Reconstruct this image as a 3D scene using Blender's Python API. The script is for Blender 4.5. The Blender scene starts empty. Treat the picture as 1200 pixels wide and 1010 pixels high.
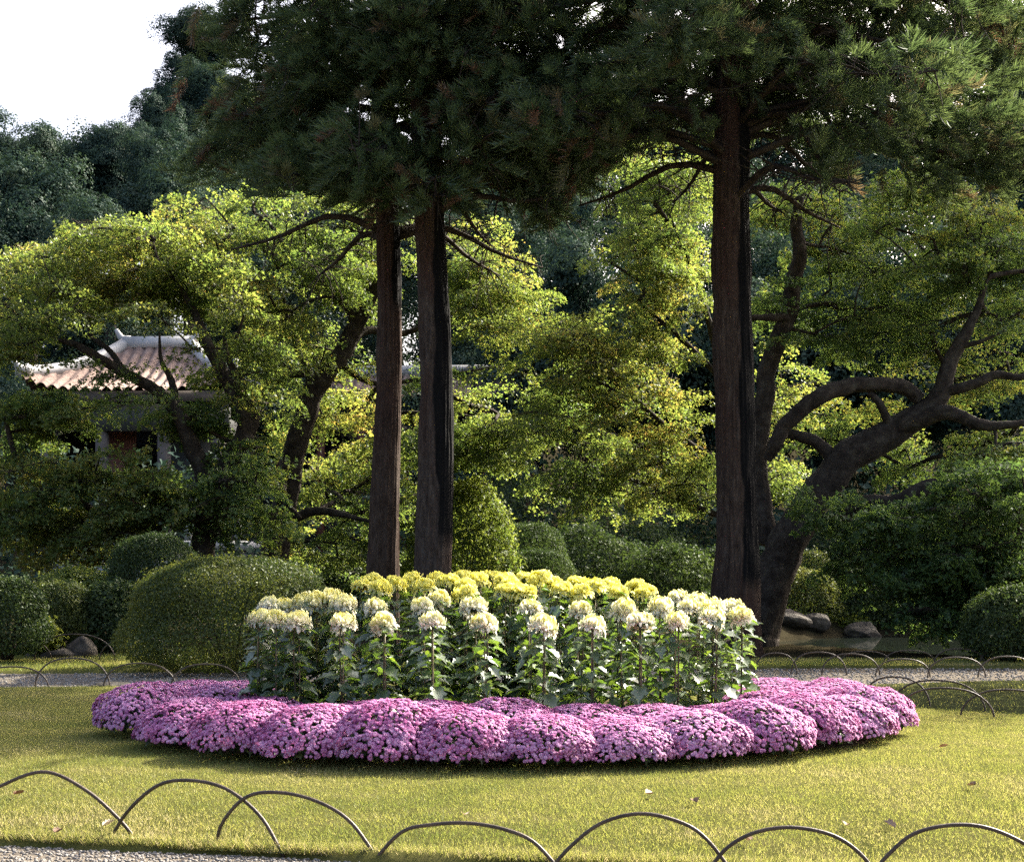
import bpy, math
import numpy as np
from mathutils import Vector, Matrix

# ------------------------------------------------------------------ scene, camera, light
sc = bpy.context.scene
COL = sc.collection
R = np.random.default_rng(11)
H, F, CX, CY = 1.3, 1700.0, 600.0, 660.0        # eye height, focal length in photo pixels, principal point


def at(px, py, d):
    return np.array([(px - CX) * d / F, d, H - (py - CY) * d / F])


cam_data = bpy.data.cameras.new('camera')
cam = bpy.data.objects.new('camera', cam_data)
COL.objects.link(cam)
cam.location = (0, 0, H)
cam.rotation_euler = (math.radians(90), 0, 0)
cam_data.sensor_width = 36.0
cam_data.lens = 36.0 * F / 1200.0
cam_data.shift_y = (CY - 505.0) / 1200.0
cam_data.clip_start = 0.1
cam_data.clip_end = 2000
sc.camera = cam

SUN_AZ, SUN_EL = math.radians(46), math.radians(35)   # azimuth to the right of the view direction
SUN_STRENGTH, SKY_STRENGTH, EXPOSURE = 4.5, 0.15, 2.0
sdir = Vector((math.sin(SUN_AZ) * math.cos(SUN_EL), math.cos(SUN_AZ) * math.cos(SUN_EL), math.sin(SUN_EL)))
sun_data = bpy.data.lights.new('sun', 'SUN')
sun_data.energy = SUN_STRENGTH
sun_data.angle = math.radians(0.5)
sun_data.color = (1.0, 0.93, 0.80)
sun = bpy.data.objects.new('sun', sun_data)
COL.objects.link(sun)
sun.rotation_euler = sdir.to_track_quat('Z', 'Y').to_euler()
sun.location = (20, 20, 40)

world = bpy.data.worlds.new('World')
sc.world = world
world.use_nodes = True
wn = world.node_tree
sky = wn.nodes.new('ShaderNodeTexSky')
sky.sky_type = 'NISHITA'
sky.sun_disc = False
sky.sun_elevation = SUN_EL
sky.sun_rotation = SUN_AZ
sky.air_density = 0.7
sky.dust_density = 9.0
sky.ozone_density = 1.0
bg = wn.nodes['Background']
bg.inputs['Strength'].default_value = SKY_STRENGTH
wn.links.new(sky.outputs[0], bg.inputs['Color'])

sc.view_settings.view_transform = 'Standard'
sc.view_settings.look = 'None'
sc.view_settings.gamma = 1.0
sc.view_settings.exposure = EXPOSURE
sc.render.engine = 'CYCLES'
cy = sc.cycles
cy.max_bounces = 6
cy.diffuse_bounces = 4
cy.glossy_bounces = 2
cy.transmission_bounces = 4
cy.volume_bounces = 0
cy.caustics_reflective = False
cy.caustics_refractive = False
cy.use_denoising = False
cy.sample_clamp_indirect = 1.2



# ------------------------------------------------------------------ materials
def new_mat(name):
    m = bpy.data.materials.new(name)
    m.use_nodes = True
    nt = m.node_tree
    nt.nodes.clear()
    out = nt.nodes.new('ShaderNodeOutputMaterial')
    return m, nt, out


def ramp(nt, stops, fac=None):
    r = nt.nodes.new('ShaderNodeValToRGB')
    e = r.color_ramp.elements
    while len(e) < len(stops):
        e.new(0.5)
    for k, (p, c) in enumerate(stops):
        e[k].position = p
        e[k].color = (c[0], c[1], c[2], 1)
    if fac is not None:
        nt.links.new(fac, r.inputs['Fac'])
    return r.outputs['Color']


def noise(nt, scale, detail=4, coord='Object', rough=0.55, stretch=None):
    tc = nt.nodes.new('ShaderNodeTexCoord')
    n = nt.nodes.new('ShaderNodeTexNoise')
    n.inputs['Scale'].default_value = scale
    n.inputs['Detail'].default_value = detail
    n.inputs['Roughness'].default_value = rough
    src = tc.outputs[coord]
    if stretch:
        mp = nt.nodes.new('ShaderNodeMapping')
        mp.inputs['Scale'].default_value = stretch
        nt.links.new(src, mp.inputs['Vector'])
        src = mp.outputs['Vector']
    nt.links.new(src, n.inputs['Vector'])
    return n.outputs['Fac']


def leaf_mat(name, refl, trans, tfac=0.45, gloss=0.06, grough=0.4, attr='tint', objvar=0.0):
    """leaf: diffuse + light passing through it + a thin waxy gloss; 'tint' is each leaf's own colour"""
    m, nt, out = new_mat(name)
    a = nt.nodes.new('ShaderNodeAttribute')
    a.attribute_name = attr
    fac = a.outputs['Fac']
    if objvar:
        oi = nt.nodes.new('ShaderNodeObjectInfo')
        mm = nt.nodes.new('ShaderNodeMath')
        mm.operation = 'MULTIPLY_ADD'
        nt.links.new(oi.outputs['Random'], mm.inputs[0])
        mm.inputs[1].default_value = objvar
        nt.links.new(fac, mm.inputs[2])
        fac = mm.outputs[0]
    d = nt.nodes.new('ShaderNodeBsdfDiffuse')
    nt.links.new(ramp(nt, refl, fac), d.inputs['Color'])
    t = nt.nodes.new('ShaderNodeBsdfTranslucent')
    nt.links.new(ramp(nt, trans, fac), t.inputs['Color'])
    mx = nt.nodes.new('ShaderNodeMixShader')
    mx.inputs[0].default_value = tfac
    nt.links.new(d.outputs[0], mx.inputs[1])
    nt.links.new(t.outputs[0], mx.inputs[2])
    g = nt.nodes.new('ShaderNodeBsdfGlossy')
    g.inputs['Roughness'].default_value = grough
    g.inputs['Color'].default_value = (0.9, 0.95, 0.9, 1)
    mg = nt.nodes.new('ShaderNodeMixShader')
    mg.inputs[0].default_value = gloss
    nt.links.new(mx.outputs[0], mg.inputs[1])
    nt.links.new(g.outputs[0], mg.inputs[2])
    nt.links.new(mg.outputs[0], out.inputs['Surface'])
    return m


def solid_mat(name, stops, scale=6, rough=0.85, bump=0.0, bscale=None, stretch=None, spec=0.3, detail=6, metallic=0.0, bdist=0.01):
    m, nt, out = new_mat(name)
    p = nt.nodes.new('ShaderNodeBsdfPrincipled')
    p.inputs['Roughness'].default_value = rough
    p.inputs['Specular IOR Level'].default_value = spec
    p.inputs['Metallic'].default_value = metallic
    nt.links.new(ramp(nt, stops, noise(nt, scale, detail, stretch=stretch)), p.inputs['Base Color'])
    if bump:
        b = nt.nodes.new('ShaderNodeBump')
        b.inputs['Strength'].default_value = bump
        b.inputs['Distance'].default_value = bdist
        nt.links.new(noise(nt, bscale or scale * 4, 6, stretch=stretch), b.inputs['Height'])
        nt.links.new(b.outputs[0], p.inputs['Normal'])
    nt.links.new(p.outputs[0], out.inputs['Surface'])
    return m


# ------------------------------------------------------------------ mesh helpers
def mesh_data(name, V, faces, mat=None, tint=None, smooth=False):
    """V (n,3); faces: list of (m,k) integer arrays"""
    me = bpy.data.meshes.new(name)
    V = np.asarray(V, np.float32)
    faces = [np.asarray(f, np.int32) for f in faces if len(f)]
    nl = sum(f.size for f in faces)
    npoly = sum(len(f) for f in faces)
    me.vertices.add(len(V))
    me.vertices.foreach_set('co', V.ravel())
    me.loops.add(nl)
    me.polygons.add(npoly)
    me.loops.foreach_set('vertex_index', np.concatenate([f.ravel() for f in faces]))
    tot = np.concatenate([np.full(len(f), f.shape[1], np.int32) for f in faces])
    st = np.concatenate([[0], np.cumsum(tot)[:-1]]).astype(np.int32)
    me.polygons.foreach_set('loop_start', st)
    if smooth:
        me.polygons.foreach_set('use_smooth', np.ones(npoly, bool))
    if tint is not None:
        a = me.attributes.new('tint', 'FLOAT', 'POINT')
        a.data.foreach_set('value', np.asarray(tint, np.float32))
    me.update(calc_edges=True)
    me.validate()
    if mat:
        me.materials.append(mat)
    return me


def add(name, me, parent=None, loc=None):
    o = bpy.data.objects.new(name, me)
    COL.objects.link(o)
    if parent:
        o.parent = parent
    if loc is not None:
        o.location = loc
    return o


def thing(name, label, cat, loc=(0, 0, 0), rotz=0.0, group=None, scale=None):
    o = bpy.data.objects.new(name, None)
    COL.objects.link(o)
    o.empty_display_size = 0.2
    o.location = [float(v) for v in loc]
    o.rotation_euler = (0, 0, rotz)
    if scale is not None:
        o.scale = scale
    o['label'] = label
    o['category'] = cat
    if group:
        o['group'] = group
    return o


def tag(o, label, cat, group=None):
    o['label'] = label
    o['category'] = cat
    if group:
        o['group'] = group
    return o


def struct(name, me):
    o = add(name, me)
    o['kind'] = 'structure'
    return o


def stuff(o, label=None, cat=None):
    o['kind'] = 'stuff'
    if label:
        o['label'] = label
    if cat:
        o['category'] = cat
    return o


def nrm(a):
    return a / np.maximum(np.linalg.norm(a, axis=-1, keepdims=True), 1e-9)


def frames(axis, up):
    """rotation matrices whose y runs along axis and whose z is near up"""
    y = nrm(axis)
    x = nrm(np.cross(y, up))
    z = np.cross(x, y)
    return np.stack([x, y, z], axis=-1)


def scatter(tv, tfs, P, Rm, S):
    """copies of a small template baked into one array"""
    n, k = len(P), len(tv)
    S = np.asarray(S, float)
    if S.ndim == 1:
        S = S[:, None]
    loc = tv[None] * S[:, None, :]
    V = np.einsum('nij,nkj->nki', Rm, loc) + P[:, None, :]
    off = (np.arange(n) * k)[:, None, None]
    Fs = [(np.asarray(f)[None] + off).reshape(-1, np.asarray(f).shape[1]) for f in tfs]
    return V.reshape(-1, 3), Fs


class Bag:
    """collects pieces of one mesh"""
    def __init__(s):
        s.V, s.F, s.T, s.n = [], {}, [], 0

    def put(s, V, Fs, tint=None):
        V = np.asarray(V, float)
        for f in Fs:
            f = np.asarray(f)
            if len(f):
                s.F.setdefault(f.shape[1], []).append(f + s.n)
        s.V.append(V)
        s.T.append(np.zeros(len(V)) if tint is None else np.broadcast_to(tint, (len(V),)))
        s.n += len(V)

    def data(s, name, mat, smooth=False):
        return mesh_data(name, np.concatenate(s.V), [np.concatenate(v) for v in s.F.values()], mat, np.concatenate(s.T), smooth)


def _hash(ix, iy, iz, seed):
    h = (ix * 374761393 + iy * 668265263 + iz * 2147483647 + seed * 974711) & 0x7fffffff
    h = ((h ^ (h >> 13)) * 1274126177) & 0x7fffffff
    h = (h ^ (h >> 16)) & 0xffff
    return h / 65535.0


def vnoise(P, seed=0):
    P = np.asarray(P, float)
    i = np.floor(P).astype(np.int64)
    f = P - i
    f = f * f * (3 - 2 * f)
    r = 0
    for a in (0, 1):
        wx = f[..., 0] if a else 1 - f[..., 0]
        for b in (0, 1):
            wy = f[..., 1] if b else 1 - f[..., 1]
            for c in (0, 1):
                wz = f[..., 2] if c else 1 - f[..., 2]
                r = r + wx * wy * wz * _hash(i[..., 0] + a, i[..., 1] + b, i[..., 2] + c, seed)
    return r


def fbm(P, seed=0, oct=4):
    P = np.asarray(P, float)
    s, a, t = 0, 1.0, 0
    for k in range(oct):
        s = s + a * vnoise(P * 2 ** k, seed + k)
        t += a
        a *= 0.5
    return s / t


def smooth_path(P, n):
    """Catmull-Rom through the points"""
    P = np.asarray(P, float)
    Q = np.vstack([2 * P[0] - P[1], P, 2 * P[-1] - P[-2]])
    m = len(P) - 1
    t = np.linspace(0, m, n)
    k = np.minimum(t.astype(int), m - 1)
    u = (t - k)[:, None]
    a, b, c, d = Q[k], Q[k + 1], Q[k + 2], Q[k + 3]
    return 0.5 * (2 * b + (c - a) * u + (2 * a - 5 * b + 4 * c - d) * u ** 2 + (3 * b - a - 3 * c + d) * u ** 3)


def tube(P, rad, seg=8, cap=True, bark=0.0, seed=0, ridge=9, flat=None):
    P = np.asarray(P, float)
    n = len(P)
    rad = np.broadcast_to(np.asarray(rad, float), (n,))
    T = nrm(np.gradient(P, axis=0))
    ref = np.array([0.0, 0.0, 1.0]) if abs(T[0][2]) < 0.9 else np.array([1.0, 0.0, 0.0])
    A = np.zeros((n, 3))
    a = nrm(np.cross(T[0], ref))
    for k in range(n):
        a = a - T[k] * np.dot(a, T[k])
        a = a / max(np.linalg.norm(a), 1e-9)
        A[k] = a
    B = np.cross(T, A)
    th = np.linspace(0, 2 * math.pi, seg, endpoint=False)
    c, s_ = np.cos(th)[None, :, None], np.sin(th)[None, :, None]
    D = A[:, None] * c + B[:, None] * s_
    rr = np.repeat(rad[:, None], seg, 1)
    if bark:
        L = np.concatenate([[0], np.cumsum(np.linalg.norm(np.diff(P, axis=0), axis=1))])
        ang = np.stack([np.repeat(np.cos(th)[None], n, 0) * ridge / 4, np.repeat(np.sin(th)[None], n, 0) * ridge / 4,
                        np.repeat(L[:, None] * 0.55, seg, 1)], -1)
        f = np.abs(vnoise(ang * 1.6, seed) - 0.5) * 2 + 0.5 * np.abs(vnoise(ang * 3.7, seed + 3) - 0.5) * 2
        big = fbm(np.stack([D[..., 0] * 0.9, D[..., 1] * 0.9, np.repeat(L[:, None] * 0.9, seg, 1)], -1), seed + 9, 3) - 0.5
        rr = rr * (1 + bark * (f - 0.6) + bark * 1.3 * big)
    V = P[:, None] + D * rr[..., None]
    i = np.arange(n - 1)[:, None] * seg
    j = np.arange(seg)[None]
    q = np.stack([i + j, i + (j + 1) % seg, i + seg + (j + 1) % seg, i + seg + j], -1).reshape(-1, 4)
    V = V.reshape(-1, 3)
    Fs = [q]
    if cap:
        V = np.vstack([V, P[0], P[-1]])
        jj = np.arange(seg)
        Fs.append(np.stack([np.full(seg, n * seg), (jj + 1) % seg, jj], -1))
        Fs.append(np.stack([np.full(seg, n * seg + 1), (n - 1) * seg + jj, (n - 1) * seg + (jj + 1) % seg], -1))
    return V, Fs


def tubes_batch(A, B, C, r0, r1, seg=3):
    """many thin bent twigs (quadratic curves A-B-C)"""
    n = len(A)
    out = Bag()
    ts = np.linspace(0, 1, 4)
    pts = np.stack([(1 - t) ** 2 * A + 2 * t * (1 - t) * B + t * t * C for t in ts], 1)
    T = nrm(C - A)
    X = nrm(np.cross(T, np.array([0.31, 0.2, 0.93])))
    Y = np.cross(T, X)
    th = np.arange(seg) * 2 * math.pi / seg
    D = X[:, None] * np.cos(th)[None, :, None] + Y[:, None] * np.sin(th)[None, :, None]
    rad = r0[:, None] + (r1 - r0)[:, None] * ts[None]
    V = pts[:, :, None] + D[:, None] * rad[:, :, None, None]
    i = np.arange(3)[:, None] * seg
    j = np.arange(seg)[None]
    q = np.stack([i + j, i + (j + 1) % seg, i + seg + (j + 1) % seg, i + seg + j], -1).reshape(-1, 4)
    Fq = (q[None] + (np.arange(n) * 4 * seg)[:, None, None]).reshape(-1, 4)
    return V.reshape(-1, 3), [Fq]


def box(c, s, rot=None):
    c, s = np.asarray(c, float), np.asarray(s, float) / 2
    V = np.array([[x, y, z] for z in (-1, 1) for y in (-1, 1) for x in (-1, 1)], float) * s
    if rot is not None:
        V = V @ rot.T
    q = np.array([[0, 2, 3, 1], [4, 5, 7, 6], [0, 1, 5, 4], [2, 6, 7, 3], [0, 4, 6, 2], [1, 3, 7, 5]])
    return V + c, [q]


def ordinal(n):
    w = ['first', 'second', 'third', 'fourth', 'fifth', 'sixth', 'seventh', 'eighth', 'ninth', 'tenth', 'eleventh', 'twelfth',
         'thirteenth', 'fourteenth', 'fifteenth', 'sixteenth', 'seventeenth', 'eighteenth', 'nineteenth', 'twentieth', 'twenty-first',
         'twenty-second', 'twenty-third', 'twenty-fourth', 'twenty-fifth', 'twenty-sixth', 'twenty-seventh', 'twenty-eighth',
         'twenty-ninth', 'thirtieth', 'thirty-first', 'thirty-second', 'thirty-third', 'thirty-fourth', 'thirty-fifth']
    return w[n]


# leaf templates ---------------------------------------------------------------------------------
KITE_V = np.array([[0, 0, 0], [-.5, .45, .10], [0, 1, -.05], [.5, .45, .10]], float)
KITE_F = [np.array([[0, 2, 1], [0, 3, 2]])]
LOBE_V = np.array([[0, 0, 0], [-.62, .30, .06], [-.22, .48, 0], [0, 1.0, -.08], [.22, .48, 0], [.62, .30, .06]], float)
LOBE_F = [np.array([[0, 2, 1], [0, 3, 2], [0, 4, 3], [0, 5, 4]])]


def rand_dirs(n, rng=R):
    v = rng.normal(size=(n, 3))
    return nrm(v)


def leaf_cloud(P, up_bias, size, tmpl='kite', width=0.6, nrm_dir=None, rng=R, droop=0.0):
    """leaves at P, each its own tilt"""
    n = len(P)
    N = rand_dirs(n, rng) + np.array([0, 0, up_bias])
    if nrm_dir is not None:
        N = N + nrm_dir
    N = nrm(N)
    ax = rand_dirs(n, rng)
    ax = ax - N * np.sum(ax * N, 1, keepdims=True)
    ax[:, 2] -= droop
    Rm = frames(ax, N)
    sz = size * rng.uniform(0.65, 1.25, n)
    S = np.stack([sz * width, sz, sz], 1)
    tv, tf = (KITE_V, KITE_F) if tmpl == 'kite' else (LOBE_V, LOBE_F)
    return scatter(tv, tf, P, Rm, S) + (len(tv),)


# ------------------------------------------------------------------ the materials
M = {}
M['bark_cedar'] = None
M['maple'] = leaf_mat('maple_leaf', [(0, (.045, .075, .024)), (.55, (.09, .125, .034)), (.85, (.16, .16, .045)), (1, (.20, .14, .045))],
                      [(0, (.11, .20, .04)), (.55, (.27, .35, .06)), (.85, (.46, .45, .08)), (1, (.54, .36, .09))], .5, .025, .45)
M['maple_dark'] = leaf_mat('maple_leaf_green', [(0, (.045, .085, .032)), (.6, (.080, .128, .040)), (1, (.15, .14, .04))],
                           [(0, (.10, .18, .04)), (.6, (.20, .29, .05)), (1, (.40, .36, .06))], .42, .02, .45)
M['cedar'] = leaf_mat('cedar_needles', [(0, (.045, .078, .038)), (.6, (.080, .120, .055)), (.84, (.10, .095, .052)), (1, (.125, .075, .048))],
                      [(0, (.08, .13, .04)), (.6, (.16, .21, .06)), (.84, (.19, .16, .07)), (1, (.18, .10, .05))], .40, .03, .45)
M['far'] = leaf_mat('evergreen_leaf_haze_tint', [(0, (.022, .046, .036)), (.6, (.038, .068, .052)), (1, (.065, .092, .060))],
                    [(0, (.03, .06, .03)), (1, (.06, .095, .045))], .22, .012, .5)  # leaf colour shifted towards blue in place of distance haze
M['hedge'] = leaf_mat('hedge_leaf', [(0, (.045, .066, .020)), (.6, (.088, .108, .026)), (1, (.15, .145, .036))],
                      [(0, (.06, .11, .02)), (1, (.24, .25, .04))], .33, .02, .42)
M['shrub'] = leaf_mat('shrub_leaf', [(0, (.026, .044, .020)), (.7, (.05, .075, .025)), (1, (.09, .11, .03))],
                      [(0, (.04, .08, .02)), (1, (.12, .17, .03))], .28, .015, .45)
M['bright_shrub'] = leaf_mat('bright_shrub_leaf', [(0, (.06, .10, .02)), (1, (.14, .16, .03))],
                             [(0, (.13, .21, .03)), (1, (.30, .33, .05))], .45, .02, .45)
M['mum_leaf'] = leaf_mat('chrysanthemum_leaf', [(0, (.055, .090, .050)), (1, (.115, .155, .080))],
                         [(0, (.10, .20, .02)), (1, (.25, .36, .03))], .38, .13, .36)
M['cream'] = leaf_mat('cream_petal', [(0, (.87, .80, .18)), (.4, (.90, .87, .40)), (.75, (.91, .89, .62)), (1, (.91, .89, .74))],
                      [(0, (.86, .80, .22)), (.35, (.89, .86, .46)), (1, (.90, .88, .72))], .58, .02, .5)
M['yellow'] = leaf_mat('yellow_petal', [(0, (.87, .79, .10)), (.5, (.90, .86, .24)), (1, (.91, .88, .40))],
                       [(0, (.89, .82, .07)), (.5, (.91, .87, .20)), (1, (.92, .89, .36))], .60, .02, .5)
M['pink'] = leaf_mat('pink_petal', [(0, (.28, .05, .19)), (.35, (.47, .145, .35)), (.7, (.58, .27, .49)), (1, (.74, .48, .68))],
                     [(0, (.34, .05, .20)), (.5, (.56, .20, .42)), (1, (.76, .50, .68))], .30, .02, .5, objvar=0.24)
M['pinkleaf'] = leaf_mat('cushion_leaf', [(0, (.020, .040, .018)), (1, (.045, .07, .025))], [(0, (.03, .07, .01)), (1, (.08, .14, .02))], .3, .05, .4)
M['grassblade'] = leaf_mat('grass_blade', [(0, (.13, .17, .045)), (.45, (.235, .24, .075)), (.75, (.33, .295, .12)), (1, (.46, .39, .23))],
                           [(0, (.18, .22, .04)), (.5, (.33, .33, .07)), (1, (.46, .39, .18))], .38, .012, .5)
M['stem'] = solid_mat('plant_stem', [(.3, (.07, .075, .035)), (.7, (.12, .11, .06))], 30, .7)
M['twig'] = solid_mat('maple_bark', [(.3, (.022, .018, .015)), (.5, (.044, .036, .029)), (.75, (.085, .076, .060))], 7, .92, .9, 26, spec=.1, bdist=.03)
M['soil'] = solid_mat('dark_soil', [(.3, (.035, .026, .018)), (.7, (.075, .055, .036))], 9, .95, .9, 40, spec=0)
M['verge_shade'] = solid_mat('soil_painted_shade', [(.3, (.022, .024, .013)), (.6, (.040, .045, .020)), (.8, (.06, .066, .028))], 7, .95, .8, 40, spec=0)  # verge soil, its colour darkened to stand in for deep shade
M['rock'] = solid_mat('pond_rock', [(.25, (.026, .024, .021)), (.5, (.058, .052, .044)), (.75, (.115, .104, .086))], 5, .9, .9, 14, bdist=.05, spec=.1)
M['hoop'] = solid_mat('weathered_hoop_pipe', [(.35, (.035, .026, .020)), (.65, (.075, .056, .040))], 14, .5, .25, 60, spec=.3)


def trunk_mat(name, a, b, c, stain):
    """stringy cedar bark with a black mossy stain running up one flank (object x > 0)"""
    m, nt, out = new_mat(name)
    p = nt.nodes.new('ShaderNodeBsdfPrincipled')
    p.inputs['Roughness'].default_value = .92
    p.inputs['Specular IOR Level'].default_value = .15
    n1 = noise(nt, 5, 10, stretch=(3.6, 3.6, 1.0), rough=.74)
    base = ramp(nt, [(.3, a), (.5, b), (.7, c)], n1)
    big = noise(nt, 1.3, 4, stretch=(1.5, 1.5, .5))
    tone = nt.nodes.new('ShaderNodeMix')
    tone.data_type = 'RGBA'
    nt.links.new(ramp(nt, [(.45, (0, 0, 0)), (.7, (1, 1, 1))], big), tone.inputs[0])
    nt.links.new(base, tone.inputs[6])
    tone.inputs[7].default_value = (.050, .027, .020, 1)
    tc = nt.nodes.new('ShaderNodeTexCoord')
    sx = nt.nodes.new('ShaderNodeSeparateXYZ')
    nt.links.new(tc.outputs['Object'], sx.inputs[0])
    w = noise(nt, 1.1, 5, stretch=(1, 1, .6))
    # stain where x + wobble > threshold, only between the heights given
    ad = nt.nodes.new('ShaderNodeMath'); ad.operation = 'MULTIPLY_ADD'
    nt.links.new(w, ad.inputs[0]); ad.inputs[1].default_value = .34
    nt.links.new(sx.outputs[0], ad.inputs[2])
    mr = nt.nodes.new('ShaderNodeMapRange')
    nt.links.new(ad.outputs[0], mr.inputs[0])
    mr.inputs[1].default_value = .17 + stain[0]; mr.inputs[2].default_value = .20 + stain[0]
    z0 = nt.nodes.new('ShaderNodeMapRange')
    nt.links.new(sx.outputs[2], z0.inputs[0])
    z0.inputs[1].default_value = stain[1] - .12; z0.inputs[2].default_value = stain[1] + .12
    mu = nt.nodes.new('ShaderNodeMath'); mu.operation = 'MULTIPLY'
    nt.links.new(mr.outputs[0], mu.inputs[0]); nt.links.new(z0.outputs[0], mu.inputs[1])
    st = nt.nodes.new('ShaderNodeMix'); st.data_type = 'RGBA'
    nt.links.new(mu.outputs[0], st.inputs[0])
    nt.links.new(tone.outputs[2], st.inputs[6])
    st.inputs[7].default_value = (.006, .006, .006, 1)
    nt.links.new(st.outputs[2], p.inputs['Base Color'])
    bp = nt.nodes.new('ShaderNodeBump')
    bp.inputs['Strength'].default_value = .9
    bp.inputs['Distance'].default_value = .03
    nt.links.new(n1, bp.inputs['Height'])
    nt.links.new(bp.outputs[0], p.inputs['Normal'])
    nt.links.new(p.outputs[0], out.inputs['Surface'])
    return m


# ------------------------------------------------------------------ ground, lawn, path, pond
PC, PR = np.array([13.0, 26.3]), np.array([8.6, 7.2])      # the pond: centre and radii


def terrain(x, y):
    u = np.sqrt(((x - PC[0]) / PR[0]) ** 2 + ((y - PC[1]) / PR[1]) ** 2)
    dip = -0.75 * np.clip((1.06 - u) / 0.16, 0, 1) ** 1.0
    hill = np.clip((y - 46) / 60, 0, 1) ** 1.3 * 14
    bump = (fbm(np.stack([x * .3, y * .3, 0 * x], -1), 5, 3) - .5) * .10 * np.clip((y - 15) / 8, 0, 1)
    return dip + hill + bump


def grid_axis(stops):
    out = []
    for (a, b, n) in stops:
        out.append(np.linspace(a, b, n, endpoint=False))
    return np.concatenate(out + [[stops[-1][1]]])


gx = grid_axis([(-420, -40, 20), (-40, -8, 32), (-8, 24, 128), (24, 60, 24), (60, 420, 20)])
gy = grid_axis([(-30, 5, 20), (5, 36, 124), (36, 110, 50), (110, 900, 24)])
X, Y = np.meshgrid(gx, gy)
Z = terrain(X, Y)
V = np.stack([X, Y, Z], -1).reshape(-1, 3)
nx, ny = len(gx), len(gy)
i = np.arange(ny - 1)[:, None] * nx
j = np.arange(nx - 1)[None]
Q = np.stack([i + j, i + j + 1, i + nx + j + 1, i + nx + j], -1).reshape(-1, 4)

m, nt, out = new_mat('ground_gravel_and_soil')
p = nt.nodes.new('ShaderNodeBsdfPrincipled')
p.inputs['Roughness'].default_value = .95
p.inputs['Specular IOR Level'].default_value = .0
gr = ramp(nt, [(.25, (.08, .068, .054)), (.5, (.14, .122, .098)), (.75, (.21, .19, .16))], noise(nt, 9, 12, rough=.85))
so = ramp(nt, [(.3, (.016, .014, .009)), (.55, (.030, .026, .016)), (.75, (.03, .038, .014))], noise(nt, 1.6, 8, rough=.7))
tc = nt.nodes.new('ShaderNodeTexCoord')
sx = nt.nodes.new('ShaderNodeSeparateXYZ')
nt.links.new(tc.outputs['Object'], sx.inputs[0])
w = noise(nt, .8, 4)
ma = nt.nodes.new('ShaderNodeMath'); ma.operation = 'MULTIPLY_ADD'
nt.links.new(w, ma.inputs[0]); ma.inputs[1].default_value = 1.0
nt.links.new(sx.outputs[1], ma.inputs[2])
mr = nt.nodes.new('ShaderNodeMapRange')
nt.links.new(ma.outputs[0], mr.inputs[0])
mr.inputs[1].default_value = 17.6; mr.inputs[2].default_value = 18.6
mx = nt.nodes.new('ShaderNodeMix'); mx.data_type = 'RGBA'
nt.links.new(mr.outputs[0], mx.inputs[0]); nt.links.new(gr, mx.inputs[6]); nt.links.new(so, mx.inputs[7])
nt.links.new(mx.outputs[2], p.inputs['Base Color'])
bp = nt.nodes.new('ShaderNodeBump')
bp.inputs['Strength'].default_value = .8
bp.inputs['Distance'].default_value = .012
nt.links.new(noise(nt, 60, 6, rough=.7), bp.inputs['Height'])
nt.links.new(bp.outputs[0], p.inputs['Normal'])
nt.links.new(p.outputs[0], out.inputs['Surface'])
struct('ground', mesh_data('ground', V, [Q], m, smooth=True))


def inside(poly, P):
    x, y = P[:, 0], P[:, 1]
    c = np.zeros(len(P), bool)
    k = len(poly)
    for a in range(k):
        x1, y1 = poly[a]
        x2, y2 = poly[(a + 1) % k]
        t = ((y1 > y) != (y2 > y)) & (x < (x2 - x1) * (y - y1) / (y2 - y1 + 1e-12) + x1)
        c ^= t
    return c


def patch(poly, z, thick, step=.35, wob=.04, seed=3):
    """a raised sheet of turf: outline with a ragged edge and a sloping soil lip"""
    P = []
    k = len(poly)
    for a in range(k):
        p0, p1 = np.array(poly[a], float), np.array(poly[(a + 1) % k], float)
        n = max(1, int(np.linalg.norm(p1 - p0) / step))
        for t in range(n):
            P.append(p0 + (p1 - p0) * t / n)
    P = np.array(P)
    P = P + (np.stack([fbm(np.c_[P * 2.2, P[:, :1] * 0 + 1], seed), fbm(np.c_[P * 2.2, P[:, :1] * 0 + 7], seed)], 1) - .5) * wob * 4
    n = len(P)
    c = P.mean(0)
    outp = P + nrm(P - c) * .06
    top = np.c_[P, np.full(n, z)]
    low = np.c_[outp, np.full(n, z - thick)]
    V = np.vstack([top, low])
    jj = np.arange(n)
    side = np.stack([jj, n + jj, n + (jj + 1) % n, (jj + 1) % n], 1)
    return V, [np.arange(n)[None], side], P


def px_ground(px, py, z=0.0):
    d = (H - z) * F / (py - CY)
    return ((px - CX) * d / F, d)


LAWN = [(-14, 7.35), (-6, 7.15), (-2.4, 6.72), (-1.0, 6.42), (0, 6.22), (1.2, 6.05), (2.6, 5.95), (6, 5.9), (14, 6.3),
        (15, 11.2), (9, 11.75), (4.6, 11.75), (3.4, 12.6), (2.6, 14.0), (1.2, 14.9), (-1.2, 15.1), (-4.2, 14.75), (-8, 14.4), (-14, 14.2)]
m, nt, out = new_mat('lawn_turf')
p = nt.nodes.new('ShaderNodeBsdfPrincipled')
p.inputs['Roughness'].default_value = .95
p.inputs['Specular IOR Level'].default_value = .0
t1 = ramp(nt, [(.25, (.065, .075, .022)), (.5, (.115, .115, .036)), (.75, (.17, .15, .065))], noise(nt, 2.2, 10, rough=.75))
nt.links.new(t1, p.inputs['Base Color'])
bp = nt.nodes.new('ShaderNodeBump')
bp.inputs['Strength'].default_value = .9
bp.inputs['Distance'].default_value = .02
nt.links.new(noise(nt, 70, 6, rough=.8), bp.inputs['Height'])
nt.links.new(bp.outputs[0], p.inputs['Normal'])
nt.links.new(p.outputs[0], out.inputs['Surface'])
M['turf'] = m
LZ = .05
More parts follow.
